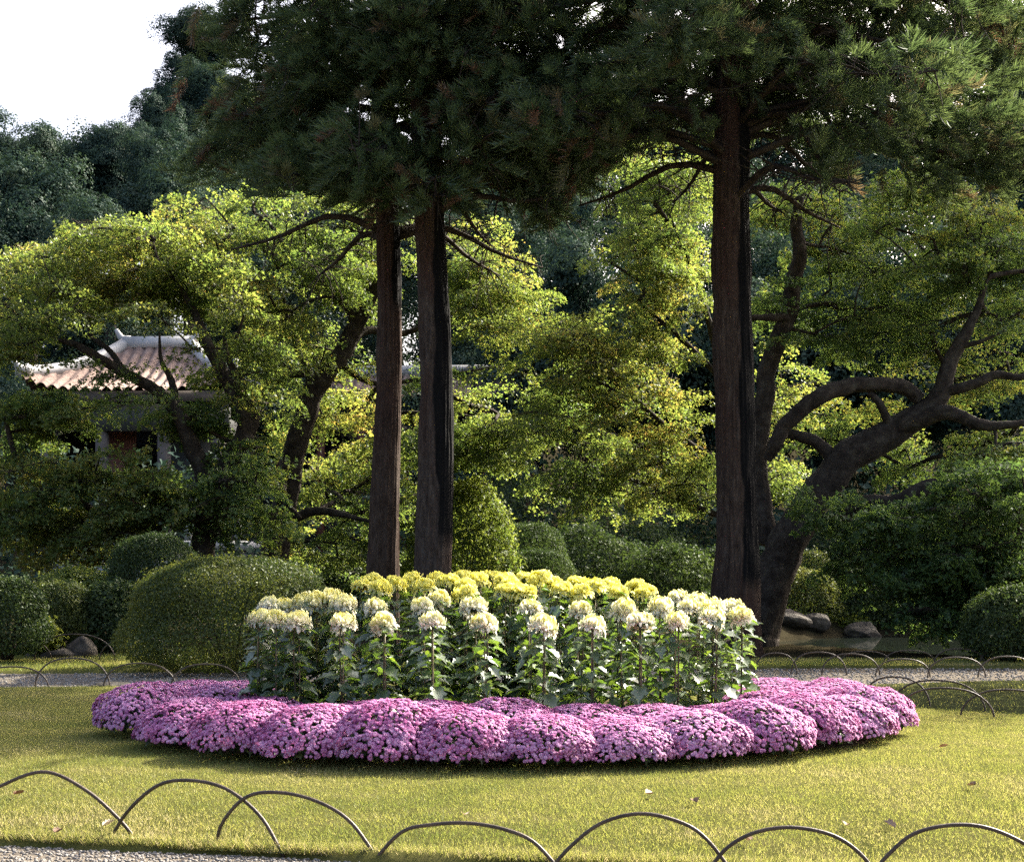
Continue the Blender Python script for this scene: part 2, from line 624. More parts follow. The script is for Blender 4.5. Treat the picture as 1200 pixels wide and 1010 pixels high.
V, Fs, LP = patch(LAWN, LZ, .075)
struct('lawn', mesh_data('lawn', V, Fs, m))

# bed soil, a low raised oval on the lawn
BC = np.array([-.06, 11.0])
th = np.linspace(0, 2 * math.pi, 72, endpoint=False)
wv = 1 + .02 * np.sin(th * 7) + .015 * np.sin(th * 11 + 1)
Vs, n = [], 72
for (r, z) in ((1.02, LZ + .002), (.98, LZ + .05), (.6, LZ + .08), (.02, LZ + .09)):
    Vs.append(np.stack([BC[0] + 2.78 * r * wv * np.cos(th), BC[1] + 1.82 * r * wv * np.sin(th), np.full(n, z)], 1))
V = np.concatenate(Vs)
jj = np.arange(n)
Fs = [np.concatenate([np.stack([k * n + jj, k * n + (jj + 1) % n, (k + 1) * n + (jj + 1) % n, (k + 1) * n + jj], 1) for k in range(3)]), (3 * n + jj)[None]]
struct('bed_soil', mesh_data('bed_soil', V, Fs, M['soil'], smooth=True))

# grass strips beyond the lawn
VERGES = [
    [(-12, 17.0), (-5.9, 17.1), (-3.6, 17.3), (-1.2, 17.5), (-1.0, 19.0), (-3.5, 20.2), (-6, 20.8), (-12, 21)],
    [(2.9, 18.0), (4.6, 18.05), (7.6, 17.85), (11.5, 17.6), (12, 18.6), (8.2, 19.0), (5.2, 19.1), (3.2, 19.2)],
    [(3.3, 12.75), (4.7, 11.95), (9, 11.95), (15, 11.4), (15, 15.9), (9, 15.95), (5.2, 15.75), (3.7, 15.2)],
]
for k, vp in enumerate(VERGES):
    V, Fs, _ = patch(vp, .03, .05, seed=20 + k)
    struct('grass_verge', mesh_data('grass_verge', V, Fs, M['turf'] if k < 2 else M['verge_shade']))  # third strip takes the soil colour with shade painted in

# blades of grass
BLADE_V = np.array([[-.5, 0, 0], [.5, 0, 0], [0, 1, .0]], float)
BLADE_F = [np.array([[0, 1, 2]])]


def blades(poly, n, z, hgt, wid, weight=None, avoid_bed=False, seed=1):
    rg = np.random.default_rng(seed)
    lo, hi = np.min(poly, 0), np.max(poly, 0)
    P = rg.uniform(lo, hi, (n, 2))
    P = P[inside(poly, P)]
    if weight is not None:
        P = P[rg.random(len(P)) < weight(P)]
    # only where the camera could look, with a margin
    P = P[np.abs(P[:, 0]) < .42 * P[:, 1] + 1.2]
    if avoid_bed:
        e = ((P[:, 0] - BC[0]) / 2.65) ** 2 + ((P[:, 1] - BC[1]) / 1.72) ** 2
        P = P[e > 1]
    k = len(P)
    P3 = np.c_[P, np.full(k, z)]
    lean = rand_dirs(k, rg) * .75
    ax = nrm(np.c_[lean[:, :2], np.ones(k)])
    up = rand_dirs(k, rg)
    Rm = frames(ax, up)
    cl = fbm(np.c_[P * 1.1, np.zeros(k)], 31, 4)
    h = hgt * rg.uniform(.5, 1.25, k) * (.7 + .6 * cl)
    V, Fs = scatter(BLADE_V, BLADE_F, P3, Rm, np.stack([wid * rg.uniform(.7, 1.3, k), h, h], 1))
    t = np.clip(.15 + .9 * (fbm(np.c_[P * 2.4, np.ones(k)], 77, 5) - .24) + .5 * (fbm(np.c_[P * .5, np.ones(k)], 79, 2) - .5) + rg.normal(0, .15, k), 0, 1)
    return V, Fs, np.repeat(t, 3)


b = Bag()
b.put(*blades(LAWN, 1300000, LZ - .002, .024, .0044, lambda P: np.clip((9.2 / P[:, 1]) ** 1.2, .25, 1), True, 2))
for k, vp in enumerate(VERGES):
    b.put(*blades(vp, 45000 if k < 2 else 16000, .028, .045 if k < 2 else .03, .011 if k < 2 else .007, None, False, 5 + k))
# taller fringe at the lawn's near lip
lp = np.array(LAWN[:9], float)
seg = R.integers(0, 8, 26000)
tt = R.random((26000, 1))
P = lp[seg] * (1 - tt) + lp[seg + 1] * tt
P = P + np.c_[R.normal(0, .03, 26000), np.abs(R.normal(0, .05, 26000)) - .02]
P3 = np.c_[P, np.full(len(P), LZ - .03)]
ln = rand_dirs(len(P))
Rm = frames(nrm(np.c_[ln[:, 0] * .8, ln[:, 1] * .8 - .3, np.ones(len(P))]), rand_dirs(len(P)))
h = R.uniform(.03, .075, len(P))
V, Fs = scatter(BLADE_V, BLADE_F, P3, Rm, np.stack([np.full(len(P), .005), h, h], 1))
b.put(V, Fs, np.repeat(np.clip(R.normal(.55, .3, len(P)), 0, 1), 3))
stuff(add('grass', b.data('grass', M['grassblade'])), 'short yellowish green blades of mown grass', 'grass')

# gravel of the path at the lawn's near edge
def rock_verts(sub, rg, rough=.25, sq=(1, 1, 1)):
    import bmesh
    bm = bmesh.new()
    bmesh.ops.create_icosphere(bm, subdivisions=sub, radius=1)
    V = np.array([v.co[:] for v in bm.verts])
    Fa = np.array([[v.index for v in f.verts] for f in bm.faces])
    bm.free()
    s = rg.integers(0, 999)
    V = V * (1 + rough * 2 * (fbm(V * 1.3 + 5, s, 3) - .5))[:, None]
    for _ in range(4):                                     # chopped flats
        nv = rand_dirs(1, rg)[0]
        dd = V @ nv
        V = V - np.clip(dd - rg.uniform(.6, .8), 0, None)[:, None] * nv
    return V * np.array(sq), [Fa]


b = Bag()
rg = np.random.default_rng(4)
for k in range(5):
    tv, tf = rock_verts(1, rg, .3, (1, .8, .6))
    n = 2600
    P = np.c_[rg.uniform(-3.4, .2, n), rg.uniform(5.6, 6.85, n)]
    edge = np.interp(P[:, 0], [q[0] for q in LAWN[:9]], [q[1] for q in LAWN[:9]])
    P = P[P[:, 1] < edge - .03]
    n = len(P)
    sz = rg.uniform(.004, .012, n)
    V, Fs = scatter(tv, tf, np.c_[P, sz * .3], frames(np.c_[rand_dirs(n, rg)[:, :2], np.zeros(n)] + 1e-6, np.tile([0, 0, 1.], (n, 1))), sz)
    b.put(V, Fs)
for k in range(3):
    tv, tf = rock_verts(1, rg, .3, (1, .8, .6))
    n = 5000
    P = np.c_[rg.uniform(-8, 8, n), rg.uniform(14.6, 17.9, n)]
    P = P[~inside(LAWN, P) & ~inside(VERGES[2], P) & ~inside(VERGES[1], P) & ~inside(VERGES[0], P)]
    n = len(P)
    sz = rg.uniform(.007, .022, n)
    V, Fs = scatter(tv, tf, np.c_[P, sz * .2], frames(np.c_[rand_dirs(n, rg)[:, :2], np.zeros(n)] + 1e-6, np.tile([0, 0, 1.], (n, 1))), sz)
    b.put(V, Fs)
stuff(add('gravel', b.data('gravel', solid_mat('grey_gravel', [(.3, (.10, .09, .08)), (.7, (.30, .285, .26))], 40, .85, spec=.05))), 'loose grey gravel of the path edge', 'gravel')

# pond
n = 96
th = np.linspace(0, 2 * math.pi, n, endpoint=False)
V = np.c_[PC[0] + PR[0] * 1.02 * np.cos(th), PC[1] + PR[1] * 1.02 * np.sin(th), np.full(n, -.30)]
m, nt, out = new_mat('pond_water')
p = nt.nodes.new('ShaderNodeBsdfPrincipled')
p.inputs['Base Color'].default_value = (.012, .016, .012, 1)
p.inputs['Roughness'].default_value = .03
p.inputs['IOR'].default_value = 1.33
bp = nt.nodes.new('ShaderNodeBump')
bp.inputs['Strength'].default_value = .12
bp.inputs['Distance'].default_value = .003
nt.links.new(noise(nt, 2.5, 3, stretch=(1, 2.2, 1)), bp.inputs['Height'])
nt.links.new(bp.outputs[0], p.inputs['Normal'])
nt.links.new(p.outputs[0], out.inputs['Surface'])
struct('pond_water', mesh_data('pond_water', V, [np.arange(n)[None]], m))


# ------------------------------------------------------------------ hoops
def hoop(P3, label, group, r=.0085):
    V, Fs = tube(smooth_path(P3, 40), r, 10)
    o = add('hoop', mesh_data('hoop', V, Fs, M['hoop'], smooth=True))
    return tag(o, label, 'hoop edging', group)


NEAR = [
    ([(-75, 988), (-48, 950), (0, 921), (52, 904), (100, 925), (140, 960), (163, 990)], 6.76, 6.72),
    ([(126, 992), (150, 950), (185, 920), (222, 914), (265, 924), (305, 956), (333, 1003)], 6.74, 6.42),
    ([(253, 996), (260, 965), (288, 934), (325, 928), (370, 938), (410, 962), (445, 1010)], 6.56, 6.32),
    ([(436, 1013), (470, 975), (505, 966), (548, 964), (590, 971), (625, 986), (658, 1020)], 6.30, 6.12),
    ([(644, 1022), (668, 992), (705, 964), (752, 953), (800, 964), (830, 985), (862, 1026)], 6.14, 6.02),
    ([(826, 1026), (850, 995), (882, 976), (925, 969), (972, 977), (1005, 997), (1034, 1028)], 6.04, 5.96),
    ([(1018, 1030), (1040, 1002), (1072, 976), (1120, 966), (1165, 972), (1212, 996), (1245, 1030)], 5.98, 5.92),
]
DESC = ['arched brown hoop cut by the left frame edge at the lawn front', 'tall arched hoop in front of the bed, second from the left',
        'lopsided arched hoop with a steep left shoulder at the lawn front', 'low flat-topped hoop in front of the bed, fourth from the left',
        'rounded hoop in front of the bed, fifth from the left', 'low rounded hoop at the lawn front, second from the right',
        'rounded hoop at the lawn front, rightmost of the front row']
for (pts, d0, d1), lab in zip(NEAR, DESC):
    dd = np.linspace(d0, d1, len(pts))
    P = [at(px, py, d) for (px, py), d in zip(pts, dd)]
    P[0][2] = P[-1][2] = .0
    hoop(P, lab, 'hoops along the front lawn edge')


def arch(px0, px1, pyb0, pyb1, pya, label, group, r=.0085):
    a = np.array([*px_ground(px0, pyb0), 0.0]); c = np.array([*px_ground(px1, pyb1), 0.0])
    mid = (a + c) / 2
    hh = H - (pya - CY) * mid[1] / F
    t = np.linspace(0, math.pi, 13)
    P = np.array([mid + (a - mid) * np.sign(math.cos(q)) * abs(math.cos(q)) ** .85 + np.array([0, 0, hh * math.sin(q) ** .9]) for q in t])
    hoop(P, label, group, r)


rows = [
    ('hoops by the left path', 'thin hoop beside the path left of the flower bed', [(-28, 57, 808, 808, 781), (41, 129, 807, 808, 771), (121, 206, 808, 808, 777), (200, 282, 808, 807, 778)]),
    ('hoops in front of the left shrubs', 'thin hoop on the grass below the left shrubs', [(-50, 61, 776, 776, 745), (40, 135, 777, 777, 743), (116, 205, 777, 777, 746)]),
    ('hoops along the far path edge', 'thin hoop on the near path edge right of the bed',
     [(884, 934, 790, 790, 765), (927, 992, 790, 791, 764), (963, 1031, 791, 792, 766), (1026, 1090, 793, 793, 772), (1087, 1155, 794, 794, 770), (1146, 1215, 794, 794, 769)]),
    ('hoops along the pond', 'thin hoop on the grass strip beside the pond', [(984, 1044, 779, 779, 763), (1035, 1096, 779, 779, 762), (1094, 1154, 780, 780, 760), (1148, 1206, 780, 780, 759)]),
    ('hoops at the shaded lawn edge', 'hoop at the shaded lawn edge right of the bed', [(1050, 1166, 845, 848, 806), (1125, 1240, 845, 848, 808), (1010, 1090, 828, 832, 793), (1045, 1155, 833, 838, 797)]),
]
for grp, lab, L in rows:
    for k, a in enumerate(L):
        arch(*a, '%s, %s from the left' % (lab, ordinal(k)), grp)


# ------------------------------------------------------------------ flower bed: pink cushions
def flower_template(rg):
    V, Fq, T = [], [], []
    def ring(n, r0, r1, z0, z1, w, ph, t0, t1):
        for k in range(n):
            a = ph + 2 * math.pi * k / n + rg.normal(0, .08)
            c, s = math.cos(a), math.sin(a)
            rm = r0 + (r1 - r0) * .6
            zm = z0 + (z1 - z0) * .6 + .06
            i0 = len(V)
            for (r, z, o) in ((r0, z0, 0), (rm, zm, -w), (r1, z1, 0), (rm, zm, w)):
                V.append((r * c - o * s, r * s + o * c, z))
            T.extend((t0, (t0 + t1) / 2, t1, (t0 + t1) / 2))
            Fq.append((i0, i0 + 1, i0 + 2, i0 + 3))
    ring(9, .12, 1.0, .10, -.10, .32, 0, .70, .22)
    ring(7, .05, .70, .25, .28, .28, .3, .98, .80)
    ring(4, .0, .30, .30, .42, .20, .8, .30, .18)
    return np.array(V), [np.array(Fq)], np.array(T)


def cushion(rg):
    tv, tf, tt = flower_template(rg)
    n = 2500
    g = (np.arange(n) + .5) / n
    ph = np.arange(n) * 2.399963 + rg.normal(0, .25, n)
    cz = 1 - g * 1.10 + rg.normal(0, .012, n)               # to a bit below the widest line
    cz = np.clip(cz, -.14, 1)
    s = np.sqrt(1 - np.clip(cz, -1, 1) ** 2)
    D = np.stack([s * np.cos(ph), s * np.sin(ph), cz], 1)
    lump = 1 + .26 * (fbm(D * 2.3 + 9, int(rg.integers(999)), 3) - .5) + rg.normal(0, .012, n)
    P = D * np.array([.42, .42, .25]) * lump[:, None] + np.array([0, 0, .10])
    keep = (P[:, 2] > .035) & (rg.random(n) < np.where(cz < .12, .66, 1))
    P, D = P[keep], D[keep]
    n = len(P)
    N = nrm(D / np.array([.46, .46, .30]) * .4 + np.array([0, 0, .45]) + rand_dirs(n, rg) * .42)
    ax = np.cross(N, rand_dirs(n, rg))
    Rm = frames(ax, N)
    sz = .0156 * rg.uniform(.75, 1.25, n)
    V, Fs = scatter(tv, tf, P, Rm, sz)
    patchy = .55 * (fbm(D * 3.1 + 40, int(rg.integers(999)), 3) - .5)
    T = np.clip(np.repeat(rg.normal(-.13, .13, n) + patchy * 1.5, len(tv)) + np.tile(tt, n), 0, 1)
    fl = mesh_data('cushion_blooms', V, Fs, M['pink'], T)
    n = 1600
    D = rand_dirs(n, rg); D[:, 2] = np.abs(D[:, 2])
    P = D * np.array([.38, .38, .24]) * rg.uniform(.72, .97, n)[:, None] + np.array([0, 0, .07])
    V, Fs, k = leaf_cloud(P, .3, .055, 'lobe', .7, D, rg)
    lv = mesh_data('cushion_leaves', V, Fs, M['pinkleaf'], np.repeat(rg.random(n), k))
    b = Bag()
    for q in range(9):
        a = q * .7
        b.put(*tube(smooth_path([(0.01 * math.cos(a), .01 * math.sin(a), 0), (.12 * math.cos(a), .12 * math.sin(a), .12), (.26 * math.cos(a), .26 * math.sin(a), .22)], 6), np.linspace(.008, .004, 6), 5))
    return fl, lv, b.data('cushion_stems', M['stem'])


rg = np.random.default_rng(21)
CUSH = [cushion(rg) for _ in range(5)]
# (px of centre, depth, scale, height scale)
OUT = [(172, 10.59), (226, 9.89), (292, 9.4), (372, 9.18), (460, 9.04), (546, 8.96), (638, 8.96), (730, 9.04), (812, 9.2), (884, 9.44), (938, 9.82), (982, 10.19), (1012, 10.64)]
INN = [(196, 11.5), (250, 10.85), (310, 10.3), (360, 10.1), (440, 9.88), (508, 9.80), (592, 9.78), (686, 9.80), (766, 9.88), (842, 10.1), (904, 10.5), (946, 10.9), (976, 11.4)]
BAK = [(230, 11.9), (268, 12.1), (284, 11.5), (900, 11.5), (930, 12.0), (952, 11.7), (905, 12.3)]
count = 0
for ring, word, L in (('outer', 'at the front rim', OUT), ('inner', 'just before the tall stems', INN), ('back', 'at the far ends of the bed', BAK)):
    L = sorted(L)
    for k, (px, d) in enumerate(L):
        x = (px - CX) * d / F
        cs = R.uniform(.86, 1.0)
        hs = R.uniform(.90, 1.12)
        tone = 'pink'
        t = thing('cushion_chrysanthemum', '%s cushion of blooms %s, %s from the left' % (tone, word, ordinal(k)), 'flowers',
                  (x, d, LZ + .01), R.uniform(0, 6.28), 'pink cushions edging the bed', (cs, cs, cs * hs * {'outer': 1.03, 'inner': .90, 'back': .80}[ring]))
        fl, lv, stm = CUSH[count % 5]
        add('blooms', fl, t); add('leaves', lv, t); add('stems', stm, t)
        count += 1

# ------------------------------------------------------------------ flower bed: tall chrysanthemums
LEFT = [(0, 0), (-.10, .10), (-.20, .16), (-.30, .34), (-.22, .38), (-.36, .56), (-.25, .60), (-.27, .78), (-.13, .80), (0, 1.0)]
lx = [p[0] for p in LEFT]; ly = [p[1] for p in LEFT]
mz = lambda x, y: .35 * abs(x) - .45 * y * y + .05 * math.sin(y * 9) * (x != 0)
MUM_V = np.array([(x, y, mz(x, y)) for x, y in LEFT] + [(0, .40, mz(0, .4)), (0, .78, mz(0, .78))] + [(-x, y, mz(x, y)) for x, y in LEFT[1:-1]], float)
_r = list(range(12, 20))
MUM_F = [np.array([[0, 10, 3, 2], [10, 11, 7, 5], [0, 10, 14, 13], [10, 11, 18, 16]])[:, [0, 1, 2, 3]],
         np.array([[0, 2, 1], [10, 4, 3], [10, 5, 4], [11, 7, 6], [5, 11, 6], [11, 8, 7], [11, 9, 8],
                   [0, 12, 13], [10, 14, 15], [10, 15, 16], [11, 17, 18], [16, 17, 11], [11, 18, 19], [11, 19, 9]])]
# keep only consistent small faces
MUM_F = [np.array([[0, 1, 2], [0, 2, 10], [2, 3, 10], [3, 4, 10], [4, 5, 10], [5, 11, 10], [5, 6, 11], [6, 7, 11], [7, 8, 11], [8, 9, 11],
                   [0, 13, 12], [0, 10, 13], [13, 10, 14], [14, 10, 15], [15, 10, 16], [16, 10, 11], [16, 11, 17], [17, 11, 18], [18, 11, 19], [19, 11, 9]])]


def mum_plant(h, rg):
    """stem and leaves of one staked plant, bloom not included"""
    bend = rg.normal(0, .02, 2)
    P = smooth_path([(0, 0, 0), (bend[0] * .5, bend[1] * .5, h * .4), (bend[0], bend[1], h * .8), (0, 0, h)], 12)
    b = Bag()
    b.put(*tube(P, np.linspace(.008, .005, 12), 7))
    stem_me = b.data('mum_stem', M['stem'], True)
    b = Bag()
    b.put(*tube([(.018, .01, 0), (.018, .01, h * .5), (.012, .008, h * .96)], .0045, 6))
    stake = b.data('mum_stake', solid_mat('bamboo_stake', [(.3, (.16, .13, .08)), (.7, (.24, .20, .12))], 8, .6) if 'stake' not in M else M['stake'])
    M['stake'] = stake.materials[0]
    n = int(46 * h / .9)
    u = np.linspace(.10, .95, n) + rg.normal(0, .01, n)
    a = np.arange(n) * 2.399 + rg.normal(0, .3, n)
    base = np.stack([np.interp(u * h, P[:, 2], P[:, 0]), np.interp(u * h, P[:, 2], P[:, 1]), u * h], 1)
    dirs = np.stack([np.cos(a), np.sin(a), rg.normal(.12, .28, n)], 1)
    pet = rg.uniform(.015, .05, n) * (1.3 - .6 * u)
    P0 = base + dirs * pet[:, None]
    N = np.stack([-np.cos(a) * .15, -np.sin(a) * .15, np.ones(n)], 1) + rand_dirs(n, rg) * .35
    sz = rg.uniform(.115, .185, n) * (1.15 - .40 * u)
    V, Fs = scatter(MUM_V, MUM_F, P0, frames(dirs, N), sz)
    b = Bag()
    b.put(V, Fs, np.repeat(np.clip(rg.normal(.4, .28, n), 0, 1), len(MUM_V)))
    tv, tf = tubes_batch(base, (base + P0) / 2, P0 + dirs * .01, np.full(n, .003), np.full(n, .002))
    b.put(tv, tf, .6)
    return stem_me, stake, b.data('mum_leaves', M['mum_leaf'])


def bloom(kind, rg):
    """one large incurved flower head: curved strap petals, yellow core petals to pale drooping outer ones"""
    n = 330 if kind == 'cream' else 260
    t = (np.arange(n) + .5) / n                       # 0 top centre -> 1 lowest outer petals
    az = np.arange(n) * 2.399963 + rg.normal(0, .25, n)
    Rr = .098 * (1 + rg.normal(0, .07, n)) * (1 + .10 * np.sin(az * 3 + rg.uniform(0, 6)))
    wid = .0078 + .0022 * (1 - t)
    S = 6
    ss = np.linspace(0, 1, S)
    out_h = np.stack([np.cos(az), np.sin(az), np.zeros(n)], 1)
    zz = np.array([0, 0, 1.0])
    flat = (.92 if kind == 'cream' else .74) * rg.uniform(.86, 1.12)
    op = rg.uniform(.82, 1.1)
    th_ = np.radians(20 + (88 if kind == 'cream' else 74) * op * t ** .85) + rg.normal(0, .10, n)
    def dirv(a, f=1.0):
        return out_h * np.sin(a)[:, None] + zz * (np.cos(a) * f)[:, None]
    droop = np.clip((t - (.58 if kind == 'cream' else .5)) / .42, 0, 1)
    P1 = dirv(th_ + np.radians(38) * (1 - droop) - np.radians(14) * droop, flat) * (Rr * (.80 + .18 * droop))[:, None]
    P2 = dirv(th_ - .10 * (1 - droop), flat) * (Rr * (1 - .02 * droop))[:, None]
    P2 = P2 - zz * (droop * Rr * rg.uniform(.08, .55 if kind == 'cream' else .7, n) )[:, None] - out_h * (droop * Rr * .08)[:, None]
    P0 = dirv(th_, .5) * .012
    P = np.stack([(1 - s) ** 2 * P0 + 2 * s * (1 - s) * P1 + s * s * P2 for s in ss], 1)
    P[:, 5] = P[:, 4] + (P[:, 5] - P[:, 4]) * .75 - (out_h * .006 * (1 - droop)[:, None]) + zz * (.004 * droop)[:, None]
    side = np.stack([-np.sin(az), np.cos(az), np.zeros(n)], 1)
    side = nrm(side + rand_dirs(n, rg) * .25)
    prof = np.array([.45, .8, 1.05, 1.15, 1.0, .45])
    w = wid[:, None] * prof[None]
    A = P - side[:, None] * w[..., None]
    B = P + side[:, None] * w[..., None]
    V = np.stack([A, B], 2).reshape(-1, 3)            # n*S*2
    q = np.array([[2 * k, 2 * k + 1, 2 * k + 3, 2 * k + 2] for k in range(S - 1)])
    Fq = (q[None] + (np.arange(n) * 2 * S)[:, None, None]).reshape(-1, 4)
    if kind == 'cream':
        T = np.clip(.05 + 1.15 * t[:, None] + .12 * ss[None] + rg.normal(0, .08, n)[:, None], 0, 1)
    else:
        T = np.clip(.10 + .55 * t[:, None] + .30 * ss[None] + rg.normal(0, .12, n)[:, None], 0, 1)
    T = np.repeat(T[:, :, None], 2, 2).ravel()
    return mesh_data('mum_bloom', V, [Fq], M[kind], T, smooth=True)


rg = np.random.default_rng(33)
BLOOM = {k: [bloom(k, rg) for _ in range(9)] for k in ('cream', 'yellow')}
SEPAL = mesh_data('mum_calyx', *tube([(0, 0, -.03), (0, 0, -.015), (0, 0, 0), (0, 0, .01)], [.004, .014, .022, .02], 10), M['pinkleaf'])
PLANT = {h: [mum_plant(h, rg) for _ in range(4)] for h in (.80, .95, 1.08, 1.16)}

FRONT = [(305, 722, 10.75), (323, 724, 10.62), (348, 726, 10.5), (402, 728, 10.32), (449, 727, 10.22), (507, 728, 10.15), (568, 729, 10.12), (636, 732, 10.1), (695, 731, 10.14),
         (750, 728, 10.22), (794, 726, 10.36), (836, 722, 10.55), (868, 719, 10.75)]
SECOND = [(316, 709, 11.2), (334, 710, 11.05), (356, 702, 11.0), (372, 703, 10.9), (388, 698, 10.95), (402, 706, 10.8), (440, 709, 10.75), (495, 710, 10.72), (555, 710, 10.7), (622, 710, 10.7),
          (680, 713, 10.72), (731, 713, 10.75), (775, 709, 10.8), (808, 709, 10.9), (834, 710, 11.05), (858, 712, 11.2), (515, 700, 11.1)]
BACK = [(425, 685, 11.55), (446, 688, 11.35), (436, 680, 11.8), (464, 682, 11.6), (482, 677, 11.85), (497, 685, 11.4), (512, 676, 12.0), (526, 678, 11.7), (543, 675, 11.95), (545, 684, 11.55),
        (544, 694, 11.3), (561, 678, 11.75), (576, 675, 12.0), (591, 678, 11.7), (594, 690, 11.35), (613, 691, 11.3), (601, 683, 11.5), (614, 677, 11.9), (632, 676, 11.75), (646, 682, 12.0), (658, 688, 11.4),
        (675, 681, 11.85), (680, 693, 11.3), (697, 684, 11.6), (715, 682, 11.85), (724, 690, 11.4), (745, 687, 11.7), (757, 692, 11.5), (793, 699, 11.5), (819, 702, 11.6)]
for row, L in (('front', FRONT), ('second', SECOND), ('back', BACK)):
    L = sorted(L)
    for k, (px, py, d) in enumerate(L):
        kind = 'yellow' if row == 'back' and k < len(L) - 2 else 'cream'
        p = at(px, py, d)
        zb = LZ + .07
        h = p[2] - zb
        key = min(PLANT, key=lambda q: abs(q - h))
        if row == 'back':
            lab = '%s in the back row, %s from the left' % ('deep yellow shaggy chrysanthemum on a tall stem' if kind == 'yellow' else 'pale yellow chrysanthemum head', ordinal(k))
        elif row == 'second':
            lab = 'cream white mop-headed chrysanthemum in the middle row, %s from the left' % ordinal(k)
        else:
            lab = 'cream chrysanthemum with yellow crown in the front row, %s from the left' % ordinal(k)
        t = thing('chrysanthemum', lab, 'flower', (p[0], p[1], zb), R.uniform(0, 6.28), 'tall chrysanthemums in the bed')
        sm, sk, lv = PLANT[key][(k * 3 + len(row)) % 4]
        fz = h / key
        for nm, me in (('stem', sm), ('stake', sk), ('leaves', lv)):
            o = add(nm, me, t)
            o.scale = (1, 1, fz)
        bl = add('bloom', BLOOM[kind][(k * 4 + len(row)) % 9], t, (0, 0, h - .02))
        s = R.uniform(.90, 1.12) * (1.05 if kind == 'cream' else 1.06)
        bl.scale = (s, s, s * R.uniform(.9, 1.05))
        bl.rotation_euler = (R.normal(0, .2), R.normal(0, .2), R.uniform(0, 6.28))
        add('calyx', SEPAL, bl)

# ------------------------------------------------------------------ cedars
def tuft(rg):
    """one drooping cedar spray: a short axis carrying many upswept needle cords"""
    V, Fq, T = [], [], []
    n = 105
    for k in range(n):
        u = rg.uniform(0, 1)
        base = np.array([0, u * .52, -.08 * u * u]) + rg.normal(0, .012, 3)
        a = rg.uniform(0, 6.28)
        d = np.array([math.cos(a) * .75, .70 + .45 * u, math.sin(a) * .60 + .05])
        d = d / np.linalg.norm(d)
        L = rg.uniform(.075, .185) * (1.15 - .35 * u)
        up = np.array([0, 0, .20])
        side = nrm(np.cross(d, rand_dirs(1, rg)[0])) * rg.uniform(.0042, .0078)
        i0 = len(V)
        for s, w in ((0, .8), (.5, 1.0), (1.0, .25)):
            p = base + d * L * s + up * L * s * s
            V.append(p - side * w); V.append(p + side * w)
            T += [u * .25] * 2
        for q in range(2):
            Fq.append((i0 + 2 * q, i0 + 2 * q + 1, i0 + 2 * q + 3, i0 + 2 * q + 2))
    return np.array(V), np.array(Fq), np.array(T)


rg = np.random.default_rng(51)
TUFTS = [tuft(rg) for _ in range(6)]


